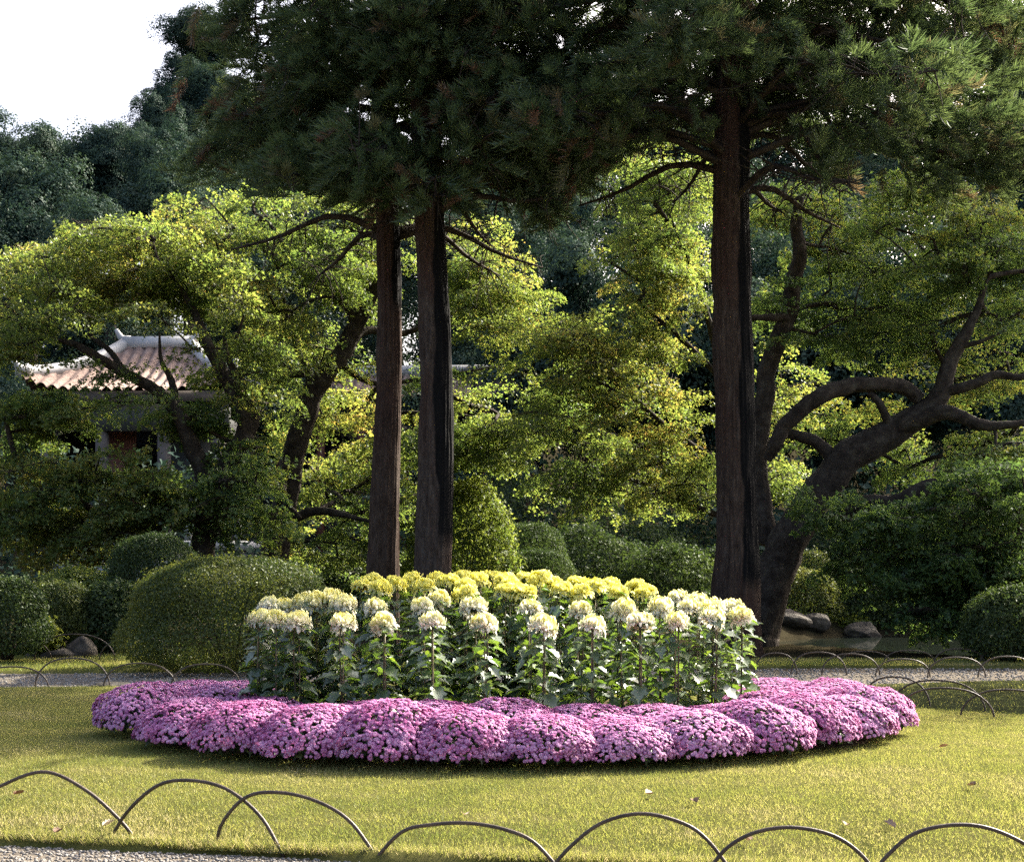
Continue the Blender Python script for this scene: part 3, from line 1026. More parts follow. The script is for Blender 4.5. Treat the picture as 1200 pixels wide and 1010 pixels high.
def cedar(label, x, y, trunk, lean, zmin, zmax, ztop, rmax, nb, density, seed, stain, bare=(), mat=None, hang=(), skip=None, low=None):
    """trunk: (z, radius) list.  Branches leave the trunk from zmin up; sprays hang along them."""
    rg = np.random.default_rng(seed)
    t = thing('cedar_tree', label, 'tree', (x, y, 0), 0, 'tall cedars behind the flower bed')
    z = np.linspace(-.15, ztop, 170)
    r = np.interp(z, [q[0] for q in trunk], [q[1] for q in trunk])
    r = r * (1 + .13 * (fbm(np.c_[z * 1.1, z * 0 + seed, z * 0], seed, 3) - .5))
    cx = lean[0] * z + .05 * np.sin(z * .7 + seed) + .05 * (fbm(np.c_[z * .8, z * 0, z * 0 + seed], seed + 4, 2) - .5)
    cyy = lean[1] * z
    V, Fs = tube(np.c_[cx, cyy, z], r, 110, bark=.13, seed=seed, ridge=34)
    add('trunk', mesh_data('cedar_trunk', V, Fs, mat, smooth=True), t)
    bt, tips, axes = Bag(), [], []
    zz = zmin + (ztop - zmin) * np.linspace(0, 1, nb) ** 1.15 + rg.normal(0, .15, nb)
    for k in range(nb):
        zb = max(zmin, min(zz[k], ztop - .3))
        a = k * 2.399 + rg.normal(0, .3)
        f = (zb - zmin) / (ztop - zmin)
        L = rmax * (1 - f) ** .7 * min(1, .72 + 3.0 * f) * rg.uniform(.75, 1.12) + .3
        if skip is not None:
            L = skip(a, zb, L)
            if L <= 0:
                continue
        d = np.array([math.cos(a), math.sin(a), 0])
        sx = np.interp(zb, z, cx); sy = np.interp(zb, z, cyy)
        p0 = np.array([sx, sy, zb])
        sag = rg.uniform(.02, .22) * L * (1 - f)
        P = smooth_path([p0, p0 + d * L * .35 + [0, 0, .10 * L], p0 + d * L * .7 + [0, 0, .05 * L - sag * .5], p0 + d * L + [0, 0, .06 * L - sag]], 9)
        bt.put(*tube(P, np.linspace(.045 * (1 - f) + .018, .012, 9), 6))
        ns = int(density * L)
        for q in range(ns):
            u = rg.uniform(.16, 1) ** .8
            pk = np.array([np.interp(u, np.linspace(0, 1, 9), P[:, c]) for c in range(3)])
            sd = rg.uniform(-1, 1)
            perp = np.array([-d[1], d[0], 0])
            off = perp * sd * (.62 * L * (1 - u) + .38) * .9 + np.array([0, 0, rg.normal(-.10, .26)])
            tip = pk + off + d * rg.uniform(0, .25)
            tips.append(tip)
            ax = d * .8 + perp * sd * .9 + np.array([0, 0, rg.normal(-.25, .40)])
            axes.append(ax)
            if q % 3 == 0:
                bt.put(*tube(smooth_path([pk, pk + off * .5 + [0, 0, .06], tip], 4), [.012, .009, .006, .004], 4, cap=False))
    for (hx, hz, hd, n, sx, sz) in hang:                    # hanging sprays read off the photo: image x, image y, depth
        c = at(hx, hz, hd) - np.array([x, y, 0])
        q = c + rg.normal(0, 1, (n, 3)) * np.array([sx, sx, sz])
        tips += list(q)
        axes += list(np.c_[rg.normal(0, .7, (n, 2)), rg.normal(-.55, .45, n)])
        ztr = max(zmin + .6, c[2] + .9)
        bt.put(*tube(smooth_path([[np.interp(ztr, z, cx), np.interp(ztr, z, cyy), ztr], [c[0] * .5, c[1] * .5, ztr + .15], [c[0] * .85, c[1] * .85, c[2] + .25], c], 10), np.linspace(.055, .012, 10), 6))
    tips, axes = np.array(tips), np.array(axes)
    nh = sum(h[3] for h in hang)
    own = np.arange(len(tips)) >= len(tips) - nh
    if low is not None:                                     # ragged underside of the crown
        px = CX + (tips[:, 0] + x) * F / (tips[:, 1] + y)
        py = CY - (tips[:, 2] - H) * F / (tips[:, 1] + y)
        lim = np.interp(px, [q[0] for q in low], [q[1] for q in low]) + rg.normal(0, 9, len(px))
        kp = (py < lim)
        tips, axes, own = tips[kp], axes[kp], own[kp]
    hol = fbm(tips * np.array([.95, .95, 1.25]), seed + 31, 3)
    kp = ((tips[:, 2] < 10.6) | (rg.random(len(tips)) < .4)) & ((hol > .435) | own)
    tips, axes = tips[kp], axes[kp]
    b = Bag()
    idx = rg.integers(0, len(TUFTS), len(tips))
    clump = fbm(tips * .8, seed + 2, 3)
    for k, (tv, tf, tt) in enumerate(TUFTS):
        s = idx == k
        n = s.sum()
        if not n:
            continue
        up = rand_dirs(n, rg) * .5 + np.array([0, 0, 1.0])
        sz = rg.uniform(.68, 1.12, n) * (1 + .8 * np.clip((tips[s][:, 2] - 10.2) / 1, 0, 1))
        V, Fs = scatter(tv, [tf], tips[s] - nrm(axes[s]) * .3, frames(axes[s] + 1e-6, up), sz)
        T = np.repeat(np.clip(.05 + .75 * (clump[s] - .22) + (rg.random(n) < .13) * .5 + rg.normal(0, .08, n), 0, 1), len(tv)) + np.tile(tt, n) * .3
        b.put(V, Fs, np.clip(T, 0, 1))
    add('crown', b.data('cedar_crown', M['cedar']), t)
    add('branches', bt.data('cedar_branches', M['twig']), t)
    return t


mA = trunk_mat('cedar_bark_brown', (.020, .013, .010), (.050, .035, .026), (.095, .072, .056), (.10, 4.9))
mB = trunk_mat('cedar_bark_grey', (.022, .016, .012), (.058, .044, .035), (.112, .092, .075), (.03, 1.6))
mC = trunk_mat('cedar_bark_ridged', (.022, .015, .012), (.055, .039, .029), (.105, .082, .064), (.06, 1.0))
LOW_L = [(200, 190), (240, 210), (262, 232), (300, 226), (335, 212), (380, 226), (420, 250), (470, 258), (510, 215), (545, 250), (580, 205), (620, 240)]
LOW_R = [(520, 150), (548, 160), (575, 200), (605, 245), (640, 272), (668, 235), (690, 205), (740, 165), (790, 150), (830, 185), (862, 178), (890, 150), (935, 175), (975, 215), (1010, 180), (1060, 205), (1110, 240), (1150, 228), (1195, 222), (1230, 180)]
xA, xB, xC = (452 - CX) * 20.6 / F, (507 - CX) * 19.6 / F, (858 - CX) * 20.2 / F
cedar('dark brown cedar trunk, the left one of the twin pair behind the yellow blooms', xA, 20.6, [(-.2, .32), (.8, .24), (2, .205), (5, .175), (6.5, .165), (16, .03)], (.0, .01),
      5.9, 0, 16.5, 2.75, 74, 34, 61, None, mat=mA, low=LOW_L, hang=[(300, 60, 20.4, 60, .5, .5), (400, 120, 20.2, 60, .5, .5), (340, 170, 20.2, 50, .5, .3)])
cedar('grey cedar with a black stripe down its right flank, right of the twin pair', xB, 19.6, [(-.2, .33), (.8, .27), (2, .245), (5, .21), (7, .20), (17, .03)], (-.004, .0),
      6.0, 0, 17.0, 2.1, 66, 34, 62, None, mat=mB, low=LOW_L)
cedar('broad cedar standing alone behind the right end of the flower bed', xC, 20.2, [(-.2, .42), (.8, .32), (2, .285), (5, .262), (7, .248), (17, .03)], (.006, .0),
      6.3, 0, 17.5, 4.3, 92, 39, 63, None, mat=mC, low=LOW_R, skip=lambda a, zb, L: L * (.55 if math.sin(a) > .25 else 1),
      hang=[(640, 232, 19.2, 70, .24, .26), (610, 205, 19.3, 60, .36, .26), (675, 205, 19.3, 40, .28, .2), (700, 175, 19.6, 24, .40, .22), (1010, 180, 19.3, 40, .45, .3), (1130, 200, 19.6, 60, .5, .35), (1165, 120, 20, 60, .42, .55), (985, 215, 19.5, 20, .3, .16), (820, 25, 20.6, 130, .9, .45), (960, 30, 20.6, 110, .8, .5), (1080, 40, 20.4, 120, .7, .5), (720, 40, 20.6, 110, .7, .5), (890, 100, 20.8, 90, .8, .35), (585, 25, 20.4, 90, .45, .45), (650, 90, 20.2, 80, .5, .4), (565, 120, 20.2, 70, .35, .4), (950, 95, 20.8, 90, .7, .4), (1040, 90, 20.8, 90, .7, .4), (1120, 15, 20.6, 90, .6, .35), (1010, 5, 20.7, 90, .7, .35), (1180, 40, 20.4, 60, .3, .5), (780, 110, 20.9, 60, .6, .3)])


# ------------------------------------------------------------------ maples
def maple(label, base, limbs, pads, seed, spray=1.0, per=420, leaf=.055, mat='maple', group='maples behind the cedars', thr=.36, layers=.15, droop=.28, hue=0.0, limb=.86):
    """limbs: lists of (px, py, depth, radius); pads: image ellipses (cx, cy, rx, ry, depth, half depth, sprays) filled with layered sprays"""
    rg = np.random.default_rng(seed)
    base = np.array(base, float)
    t = thing('maple_tree', label, 'tree', base, 0, group)
    b = Bag()
    nodes = []
    for k, L in enumerate(limbs):
        P = np.array([at(q[0], q[1], q[2]) for q in L]) - base
        r = [q[3] for q in L]
        n = 10 * len(L)
        Q = smooth_path(P, n)
        rr = np.interp(np.linspace(0, 1, n), np.linspace(0, 1, len(r)), r) * limb
        Q = Q + (np.stack([fbm(np.c_[Q[:, 2:] * 2.2, Q[:, :1] * 2, Q[:, :1] * 0 + s], seed + s) for s in (1, 2, 3)], 1) - .5) * np.minimum(rr * 1.3 + .02, .15)[:, None]
        big = rr[0] > .10
        b.put(*tube(Q, rr, 36 if big else 12, bark=.14 if big else .08, seed=seed + k, ridge=14))
        nodes += list(Q[n // 3:: 3] if k == 0 else Q[::3])
    add('trunk', b.data('maple_trunk', M['twig'], True), t)
    C = []
    for (cx_, cy_, rx, ry, d, hd, n) in pads:
        m_ = 0
        tries = 0
        while m_ < n and tries < n * 12:
            tries += 1
            q = rg.uniform(-1, 1, 2)
            if q @ q > 1:
                continue
            dd = d + rg.uniform(-hd, hd)
            p = at(cx_ + q[0] * rx, cy_ + q[1] * ry, dd)
            if fbm(p[None] * np.array([.55, .55, .9]), seed + 50, 2)[0] < thr:
                continue
            C.append(p - base)
            m_ += 1
    C = np.array(C)
    nodes = [np.array(q) for q in nodes]
    parent = [-1] * len(nodes)
    n0 = len(nodes)
    D0 = np.min(np.linalg.norm(C[:, None] - np.array(nodes)[None], axis=2), 1)
    order = np.argsort(D0)
    C = C[order]
    A, Bm, E, rootdir, src = [], [], [], [], []
    for c in C:
        N = np.array(nodes)
        dist = np.linalg.norm((N - c) * np.array([1, 1, 1.3]), axis=1) + np.where(N[:, 2] > c[2] + .3, .6, 0)
        k = int(np.argmin(dist))
        a = N[k]
        mid = (a + c) / 2 + np.array([0, 0, .10 * dist[k]]) + rg.normal(0, .06, 3) * dist[k]
        A.append(a); Bm.append(mid); E.append(c); src.append(k)
        nodes.append((a + 2 * mid + c) / 4); parent.append(k)
        nodes.append(c); parent.append(len(nodes) - 2)
        v = c - a
        rootdir.append(v)
    cnt = np.ones(len(nodes))
    for k in range(len(nodes) - 1, n0 - 1, -1):
        if parent[k] >= 0:
            cnt[parent[k]] += cnt[k]
    A, Bm, E = np.array(A), np.array(Bm), np.array(E)
    ce = cnt[n0 + 1::2]
    r1 = .0045 * np.sqrt(ce) + .002
    V, Fs = tubes_batch(A, Bm, E, np.minimum(r1 * 1.5 + .002, .05), r1, 5)
    bb = Bag(); bb.put(V, Fs)
    # sprays: fans of leaves along forked twigs
    ns = len(C)
    rd = np.array(rootdir); rd[:, 2] *= .25
    rd = nrm(rd + rand_dirs(ns, rg) * np.array([.7, .7, .1]))
    Lz = spray * rg.uniform(.65, 1.25, ns)
    perp = nrm(np.cross(rd, np.array([0, 0, 1.0])))
    u = rg.random((ns, per)) ** .8
    sd = rg.uniform(-1, 1, (ns, per))
    wv = .55 * (np.sin(u * 2.6 + .35)) * Lz[:, None]
    rrad = np.sqrt(u ** 2 + (sd * .6) ** 2)
    P = (C[:, None] - rd[:, None] * (Lz * .35)[:, None, None] + rd[:, None] * (u * Lz[:, None])[..., None] + perp[:, None] * (sd * wv)[..., None])
    P[..., 2] += -droop * (rrad ** 2) * Lz[:, None] + rg.normal(0, layers * .5, (ns, per)) * (.35 + .65 * rg.random((ns, 1))) + .05
    gap = fbm(P * 3.4, seed + 70, 2)
    keep = gap > .445
    tone = np.repeat(fbm(C * .7, seed + 5, 3)[:, None], per, 1)
    tin = np.clip(.50 + 1.1 * (tone - .5) + rg.normal(0, .15, (ns, per)) + hue, 0, 1)
    axd = rd[:, None] * .8 + perp[:, None] * (sd * 1.1)[..., None] + rg.normal(0, .45, (ns, per, 3))
    P, tin, axd = P[keep], tin[keep], axd[keep]
    n = len(P)
    axd[:, 2] -= .35
    N = np.array([0, 0, .9]) + rand_dirs(n, rg) * .95
    sz = leaf * rg.uniform(.7, 1.3, n)
    V, Fs = scatter(LOBE_V, LOBE_F, P, frames(axd, N), np.stack([sz * .95, sz, sz], 1))
    lv = Bag(); lv.put(V, Fs, np.repeat(tin, len(LOBE_V)))
    # twiglets under each spray
    k3 = 5
    uu = np.linspace(.1, .75, k3)
    for sgn in (-1, 1):
        for q in range(k3):
            a = C - rd * (Lz * (.35 - uu[q] * .8))[:, None]
            e = a + rd * (Lz * .28)[:, None] + perp * (sgn * Lz * .36 * (1 - .4 * uu[q]))[:, None]
            e[:, 2] -= droop * .25 * Lz
            V, Fs = tubes_batch(a, (a + e) / 2 + [0, 0, .03], e, np.full(ns, .0055), np.full(ns, .002))
            bb.put(V, Fs)
    add('branches', bb.data('maple_branches', M['twig']), t)
    add('crown', lv.data('maple_crown', M[mat]), t)
    return t


# the leaning maple behind the twin cedars
maple('sunlit yellow green maple with a curved leaning trunk behind the hedge', at(316, 716, 27) * [1, 1, 0] + [0, 0, .05],
      [[(316, 722, 27, .34), (322, 640, 27, .30), (334, 585, 27, .26), (346, 520, 27, .25), (366, 464, 27, .23), (402, 412, 27, .20), (424, 372, 27, .17), (438, 335, 26.8, .12), (452, 285, 26.6, .06), (470, 240, 26.4, .03)],
       [(420, 378, 27, .13), (410, 358, 27, .12), (385, 340, 26.8, .10), (358, 318, 26.6, .09), (336, 296, 26.4, .07), (318, 268, 26.3, .045), (298, 248, 26.2, .025)],
       [(362, 324, 26.6, .07), (350, 290, 26.8, .05), (352, 262, 27, .04), (362, 236, 27.2, .02)],
       [(432, 352, 27, .08), (428, 312, 27.2, .06), (410, 280, 27.4, .04), (398, 250, 27.5, .02)],
       [(372, 456, 27, .12), (356, 428, 27.3, .09), (346, 400, 27.6, .06), (342, 372, 27.8, .03)],
       [(356, 438, 27, .08), (330, 446, 27, .06), (306, 470, 27, .04), (290, 478, 27, .02)],
       [(328, 610, 27, .12), (344, 604, 26.6, .11), (372, 600, 26.4, .09), (405, 604, 26.2, .06), (440, 612, 26, .03)],
       [(332, 560, 27, .10), (330, 575, 26.4, .08), (338, 592, 26, .06), (352, 606, 25.8, .03)],
       [(408, 410, 27, .11), (432, 388, 27.4, .09), (470, 392, 27.8, .07), (520, 372, 28, .05), (560, 352, 28.2, .03)],
       [(398, 420, 27, .09), (412, 440, 27.3, .07), (450, 450, 27.6, .055), (520, 440, 27.8, .04), (580, 430, 28, .02)]],
      [(330, 300, 105, 78, 27, 1.8, 92), (215, 275, 70, 46, 27, 1.5, 34), (420, 300, 50, 70, 27.6, 1.5, 30), (562, 305, 50, 60, 28.2, 1.2, 34), (575, 362, 60, 32, 28.2, 1.4, 30), (548, 500, 54, 40, 28, 1.4, 38), (515, 440, 22, 18, 28, .8, 4), (590, 440, 26, 16, 28, .8, 4), (410, 440, 24, 16, 28, .8, 4), (575, 520, 40, 35, 28, 1, 18),
       (335, 400, 72, 44, 27.4, 1.8, 32), (400, 520, 70, 70, 28.5, 1.4, 50), (390, 620, 62, 48, 28.8, 1, 34), (476, 560, 24, 100, 29, 1, 30)],
      101, hue=-.02)
# the maples in front of the pavilion
maple('spreading maple with two forked dark limbs in front of the pavilion roof', at(250, 716, 25) * [1, 1, 0] + [0, 0, .05],
      [[(232, 722, 25, .26), (240, 640, 25, .24), (262, 560, 25, .22), (286, 500, 25, .19), (272, 455, 25, .16), (246, 410, 25, .12), (232, 372, 25, .08), (205, 330, 25, .04), (180, 300, 25, .02)],
       [(290, 505, 25, .12), (297, 478, 25, .10), (280, 440, 24.8, .08), (266, 415, 24.6, .06), (262, 385, 24.4, .03)],
       [(250, 590, 25, .18), (226, 520, 24.8, .17), (206, 482, 24.8, .14), (172, 452, 24.6, .11), (140, 432, 24.6, .10), (108, 415, 24.4, .09), (84, 402, 24.4, .06), (50, 395, 24.2, .03)],
       [(150, 438, 24.6, .07), (128, 410, 24.8, .055), (104, 392, 25, .04)],
       [(206, 482, 24.8, .09), (200, 446, 25, .07), (188, 420, 25, .04), (186, 390, 25, .02)]],
      [(150, 300, 90, 46, 25, 1.6, 56), (40, 335, 70, 45, 24.6, 1.6, 50), (-6, 400, 40, 30, 24.4, 1.2, 16), (235, 345, 60, 50, 25, 1.4, 38), (205, 412, 24, 14, 24.4, .4, 2), (165, 342, 90, 26, 24.8, 1.2, 26), (120, 432, 26, 16, 24.2, .5, 3), (160, 462, 26, 12, 24.2, .5, 3), (290, 440, 44, 50, 25.2, 1, 22)],
      102, hue=-.03)
maple('low green maple with drooping tiers below the pavilion', at(150, 722, 24.7) * [1, 1, 0],
      [[(150, 730, 24.7, .16), (148, 690, 24.7, .15), (160, 640, 24.7, .13), (190, 600, 24.7, .10), (235, 570, 24.6, .06), (270, 545, 24.5, .03)],
       [(155, 650, 24.7, .10), (120, 610, 24.7, .08), (70, 570, 24.6, .05), (20, 540, 24.4, .03)],
       [(170, 625, 24.7, .07), (215, 612, 24.5, .055), (270, 605, 24.4, .04), (320, 600, 24.2, .02)]],
      [(235, 545, 85, 50, 24.7, 1.2, 56), (60, 525, 66, 56, 24.4, 1.2, 46), (115, 590, 90, 34, 24.5, 1, 36), (40, 620, 70, 50, 24.4, 1, 40), (270, 605, 52, 26, 24.4, .8, 20), (130, 640, 60, 24, 24.2, .8, 16), (60, 488, 60, 26, 24.6, .8, 30), (118, 512, 46, 20, 24.6, .8, 18), (175, 516, 60, 14, 24.6, .8, 18), (225, 494, 50, 18, 24.8, .8, 16)],
      103, spray=.85, leaf=.060, per=380, mat='maple_dark', thr=.42, hue=.12)
# the old maple on the right
maple('old leaning maple with thick twisting limbs beside the right cedar', at(888, 762, 23.2) * [1, 1, 0] + [0, 0, .0],
      [[(880, 772, 23.2, .48), (896, 712, 23.2, .40), (915, 655, 23.2, .36), (945, 600, 23.2, .33), (980, 552, 23.2, .31), (1020, 518, 23.2, .30), (1060, 498, 23.2, .26), (1098, 470, 23.2, .20), (1108, 440, 23.2, .16), (1125, 402, 23.2, .13), (1142, 370, 23.2, .08), (1160, 320, 23.2, .04)],
       [(1040, 505, 23.2, .20), (1075, 494, 23, .17), (1112, 482, 22.8, .13), (1150, 500, 22.6, .10), (1190, 498, 22.5, .06), (1230, 490, 22.4, .03)],
       [(1080, 470, 23.2, .12), (1060, 456, 23.2, .14), (1030, 450, 23, .14), (992, 452, 22.9, .15), (955, 470, 22.8, .15), (925, 494, 22.8, .14), (910, 520, 22.9, .13), (900, 538, 23, .08)],
       [(985, 560, 23.2, .16), (968, 530, 23.3, .13), (945, 514, 23.3, .11), (915, 505, 23.3, .07)],
       [(1048, 508, 23.2, .10), (1036, 480, 23, .08), (1018, 460, 23, .06)],
       [(985, 600, 23, .18), (1020, 592, 22.8, .17), (1060, 584, 22.6, .16), (1095, 570, 22.5, .15), (1130, 582, 22.4, .12), (1170, 590, 22.3, .08), (1220, 580, 22.2, .04)],
       [(1100, 462, 23.2, .11), (1135, 452, 23, .10), (1165, 440, 22.9, .08), (1200, 442, 22.8, .06), (1240, 430, 22.7, .03)],
       [(896, 640, 23.6, .24), (888, 540, 23.8, .20), (900, 440, 24, .18), (922, 375, 24, .17), (935, 310, 24, .14), (934, 250, 24, .10), (950, 180, 24, .05)],
       [(926, 372, 24, .10), (905, 372, 23.7, .08), (880, 372, 23.4, .05)],
       [(1122, 408, 23.2, .06), (1150, 400, 23, .04), (1180, 385, 23, .02)]],
      [(940, 270, 80, 55, 24.5, 1.4, 30), (1080, 270, 110, 60, 24, 1.6, 58), (1170, 320, 70, 70, 24.4, 1.4, 54), (1000, 370, 110, 56, 24.8, 1.2, 62), (1130, 420, 90, 40, 25.2, 1.0, 24), (1000, 500, 70, 36, 25.6, .8, 18), (1175, 530, 50, 36, 23.2, 1.0, 22), (1090, 540, 50, 24, 25.0, .8, 12)],
      104, mat='maple_dark', hue=.0, thr=.34)
maple('airy yellow green maple between the twin cedars and the lone cedar', at(856, 742, 27.5) * [1, 1, 0],
      [[(858, 745, 27.5, .2), (858, 640, 27.5, .17), (852, 560, 27.5, .14), (848, 480, 27.5, .11), (836, 400, 27.5, .08), (812, 320, 27.5, .05), (784, 250, 27.5, .02)],
       [(850, 550, 27.5, .09), (780, 500, 27.2, .07), (712, 440, 27, .05), (670, 410, 26.9, .02)],
       [(842, 440, 27.5, .07), (780, 380, 27.3, .05), (730, 340, 27.1, .03)],
       [(855, 610, 27.5, .07), (760, 570, 27, .05), (690, 545, 26.8, .03), (650, 560, 26.6, .02)],
       [(840, 420, 27.5, .06), (856, 360, 27.5, .04), (880, 300, 27.5, .02)]],
      [(785, 235, 56, 60, 27.6, 1.4, 42), (775, 190, 60, 26, 27.6, 1.2, 16), (760, 300, 56, 36, 27.4, 1.2, 24), (716, 402, 80, 36, 27, 1.4, 50), (790, 360, 60, 60, 27.6, 1.2, 34), (720, 480, 96, 50, 27, 1.4, 66), (740, 560, 110, 48, 26.8, 1.4, 70), (905, 460, 40, 60, 28, 1, 20), (905, 580, 40, 50, 28, 1, 22)],
      105, hue=-.02)
maple('dark green maple drooping over the pond at the right', at(1160, 745, 21) * [1, 1, 0] + [0, 0, -.0],
      [[(1235, 772, 20.6, .2), (1220, 720, 20.8, .17), (1190, 670, 21, .13), (1150, 630, 21.2, .09), (1110, 600, 21.4, .05), (1080, 590, 21.5, .02)],
       [(1205, 690, 21, .10), (1140, 675, 21.2, .07), (1080, 660, 21.4, .05), (1030, 650, 21.6, .02)],
       [(1215, 710, 20.8, .08), (1200, 640, 20.6, .06), (1190, 580, 20.5, .03)]],
      [(1110, 630, 95, 45, 21.4, 1.2, 78), (1160, 580, 60, 40, 21, 1, 34), (1120, 690, 90, 40, 21.2, 1, 62), (1020, 645, 54, 36, 22, .8, 18), (955, 588, 40, 26, 21.6, .5, 8), (1195, 700, 40, 60, 20.8, .6, 28)],
      106, spray=.8, mat='maple_dark', thr=.30, hue=-.30, per=380, leaf=.062)

# unseen tree added off the right edge to cast shade over the lawn there
maple('small unseen maple added beyond the right frame edge to shade the lawn', np.array([9.3, 17.6, 0]),
      [[(600 + 9.3 * F / 17.6, 790, 17.6, .12), (600 + 9.3 * F / 17.6, 620, 17.6, .10), (600 + 9.1 * F / 17.6, 480, 17.6, .06), (600 + 9.0 * F / 17.6, 380, 17.6, .02)]],
      [(600 + 9.3 * F / 17.6, 420, 160, 120, 17.4, 1.7, 230)], 107, mat='maple_dark', thr=.15, per=160)


# ------------------------------------------------------------------ shrubs
def shrub(label, x, y, z, w, dpt, h, n, leaf, mat, seed, rough=.12, clip=True, tmpl='kite', group=None, cat='shrub', name='clipped_shrub', low=.12, bias=.3, squash=1.0):
    rg = np.random.default_rng(seed)
    t = thing(name, label, cat, (x, y, z), 0, group)
    D = rand_dirs(n, rg)
    D[:, 2] = np.where(D[:, 2] < -.88, -D[:, 2], D[:, 2])
    lump = 1 + rough * 2 * (fbm(D * 2.0 + seed, seed, 4) - .5)
    sup = (np.abs(D[:, 0]) ** 2.6 + np.abs(D[:, 1]) ** 2.6 + np.abs(D[:, 2]) ** 2.6) ** (-1 / 2.6) if clip else (np.abs(D[:, 0]) ** 2.2 + np.abs(D[:, 1]) ** 2.2 + np.abs(D[:, 2]) ** 2.2) ** (-1 / 2.2)
    belly = np.where(D[:, 2] < 0, 1 + .22 * np.minimum(1, -D[:, 2] * 2.5), 1)
    rr = rg.uniform(.80 if clip else .55, 1.0, n) ** .5
    P = D * (lump * sup * rr)[:, None] * np.stack([w / 2 * belly, dpt / 2 * belly, np.full(n, h * .5)], 1) + np.array([0, 0, h * .5])
    P = P + rg.normal(0, leaf * .5, (n, 3))
    sp = rg.choice(np.nonzero(D[:, 2] > -.2)[0], max(20, n // 110))
    go = nrm(D[sp] + np.array([0, 0, .7]) + rand_dirs(len(sp), rg) * .4)
    ln = rg.gamma(2.0, .035, len(sp))
    shoots = (P[sp][:, None] + go[:, None] * (ln[:, None] * np.linspace(0, 1, 7)[None])[..., None] + rg.normal(0, leaf * .22, (len(sp), 7, 3))).reshape(-1, 3)
    P = np.vstack([P, shoots])
    P = P[P[:, 2] > .02]
    n = len(P)
    out_ = nrm((P - [0, 0, h * .4]) / np.array([w, dpt, h]))
    V, Fs, k = leaf_cloud(P, bias, leaf, tmpl, .55, out_ * .9, rg)
    tone = fbm(P * 1.6, seed + 4, 3)
    T = np.clip(.45 + 1.1 * (tone - .5) + rg.normal(0, .20, n), 0, 1)
    add('foliage', mesh_data('shrub_foliage', V, Fs, M[mat], np.repeat(T, k)), t)
    b = Bag()
    for q in range(12):
        a = q * 2.4
        e = np.array([math.cos(a) * w * .36, math.sin(a) * dpt * .36, h * rg.uniform(.45, .85)])
        b.put(*tube(smooth_path([[math.cos(a) * .06, math.sin(a) * .06, -.05], e * [.45, .45, .5], e], 6), np.linspace(.022, .006, 6), 5))
    add('stems', b.data('shrub_stems', M['twig']), t)
    return t


def shrub_px(label, cx_, top, bot, d, wpx, n, leaf, mat, seed, dpt=None, z=None, **k):
    s = d / F
    z0 = H - (bot - CY) * s if z is None else z
    z1 = H - (top - CY) * s
    return shrub(label, (cx_ - CX) * s, d, z0, wpx * s, dpt or wpx * s * .85, z1 - z0, n, leaf, mat, seed, **k)


shrub_px('large clipped hedge with a sunlit top left of the flower bed', 272, 654, 787, 17.4, 226, 64000, .036, 'hedge', 201, dpt=2.0, name='clipped_hedge', cat='hedge', rough=.10)
shrub_px('dark rounded shrub cut by the left frame edge', 8, 679, 768, 18.6, 86, 17000, .04, 'shrub', 202)
shrub_px('dome shaped clipped shrub with a sunlit top by the left rocks', 68, 685, 752, 20.4, 80, 20000, .036, 'hedge', 203, name='clipped_shrub')
shrub_px('rounded dark shrub with a bright right rim in front of the pavilion base', 182, 628, 722, 21.6, 104, 22000, .04, 'shrub', 204, name='clipped_shrub')
shrub_px('loose dark shrub between the dome shaped shrub and the hedge', 138, 680, 775, 20.6, 96, 15000, .055, 'shrub', 205, clip=False, name='leafy_shrub', rough=.3)
shrub_px('bright low shrub peeping out above the dome shaped shrub', 92, 664, 735, 22.0, 110, 9000, .06, 'bright_shrub', 206, clip=False, name='leafy_shrub', rough=.4)
shrub_px('yellow green bush just right of the twin cedar trunks', 540, 560, 735, 29.0, 128, 17000, .095, 'bright_shrub', 257, clip=False, name='leafy_shrub', rough=.26, tmpl='lobe')
shrub_px('tall dark dome shaped shrub behind the right yellow blooms', 618, 612, 722, 31, 96, 17000, .05, 'shrub', 208)
shrub_px('low dark dome shaped shrub in front of the taller one', 632, 645, 715, 29.5, 82, 14000, .045, 'shrub', 209)
shrub_px('upper rounded clipped shrub across the pond', 948, 648, 726, 33.5, 66, 9000, .06, 'hedge', 210, group='clipped shrubs across the pond')
shrub_px('lower rounded clipped shrub across the pond, right of the leaning trunk', 938, 668, 734, 32.3, 86, 12000, .055, 'hedge', 211, group='clipped shrubs across the pond')
shrub_px('dark bush with a sunlit left edge at the right end of the pond', 1182, 690, 776, 18.6, 100, 18000, .045, 'shrub', 212, clip=False, name='leafy_shrub', rough=.2)
DK = [(505, 640, 735, 31, 120), (690, 618, 735, 33, 130), (780, 640, 735, 31.5, 120), (730, 600, 730, 36, 200), (850, 640, 735, 33, 90), (1010, 660, 737, 33, 110), (1085, 650, 738, 33.5, 130), (1170, 655, 738, 33, 120), (985, 610, 720, 37, 150),
      (1110, 600, 720, 37, 170), (420, 640, 730, 31, 120), (330, 655, 735, 30, 90), (610, 560, 720, 38, 160), (840, 580, 720, 38, 150)]
for k, (cx_, top, bot, d, wpx) in enumerate(sorted(DK)):
    shrub_px('shadowy understory bush beyond the cedars and pond, %s from the left' % ordinal(k), cx_, top, bot, d, wpx, 9500, .085, 'shrub', 220 + k, clip=False, name='leafy_shrub', rough=.4, group='shadowy bushes beyond the pond')
# ferny plant low by the left rocks
shrub_px('small tuft of bright grass between the left rocks', 52, 733, 766, 19.6, 26, 900, .09, 'bright_shrub', 240, clip=False, name='grass_tuft', cat='plant', bias=.1)
shrub_px('small sunlit fern on the far pond bank', 1000, 724, 742, 32.2, 34, 900, .10, 'bright_shrub', 241, clip=False, name='fern', cat='plant')

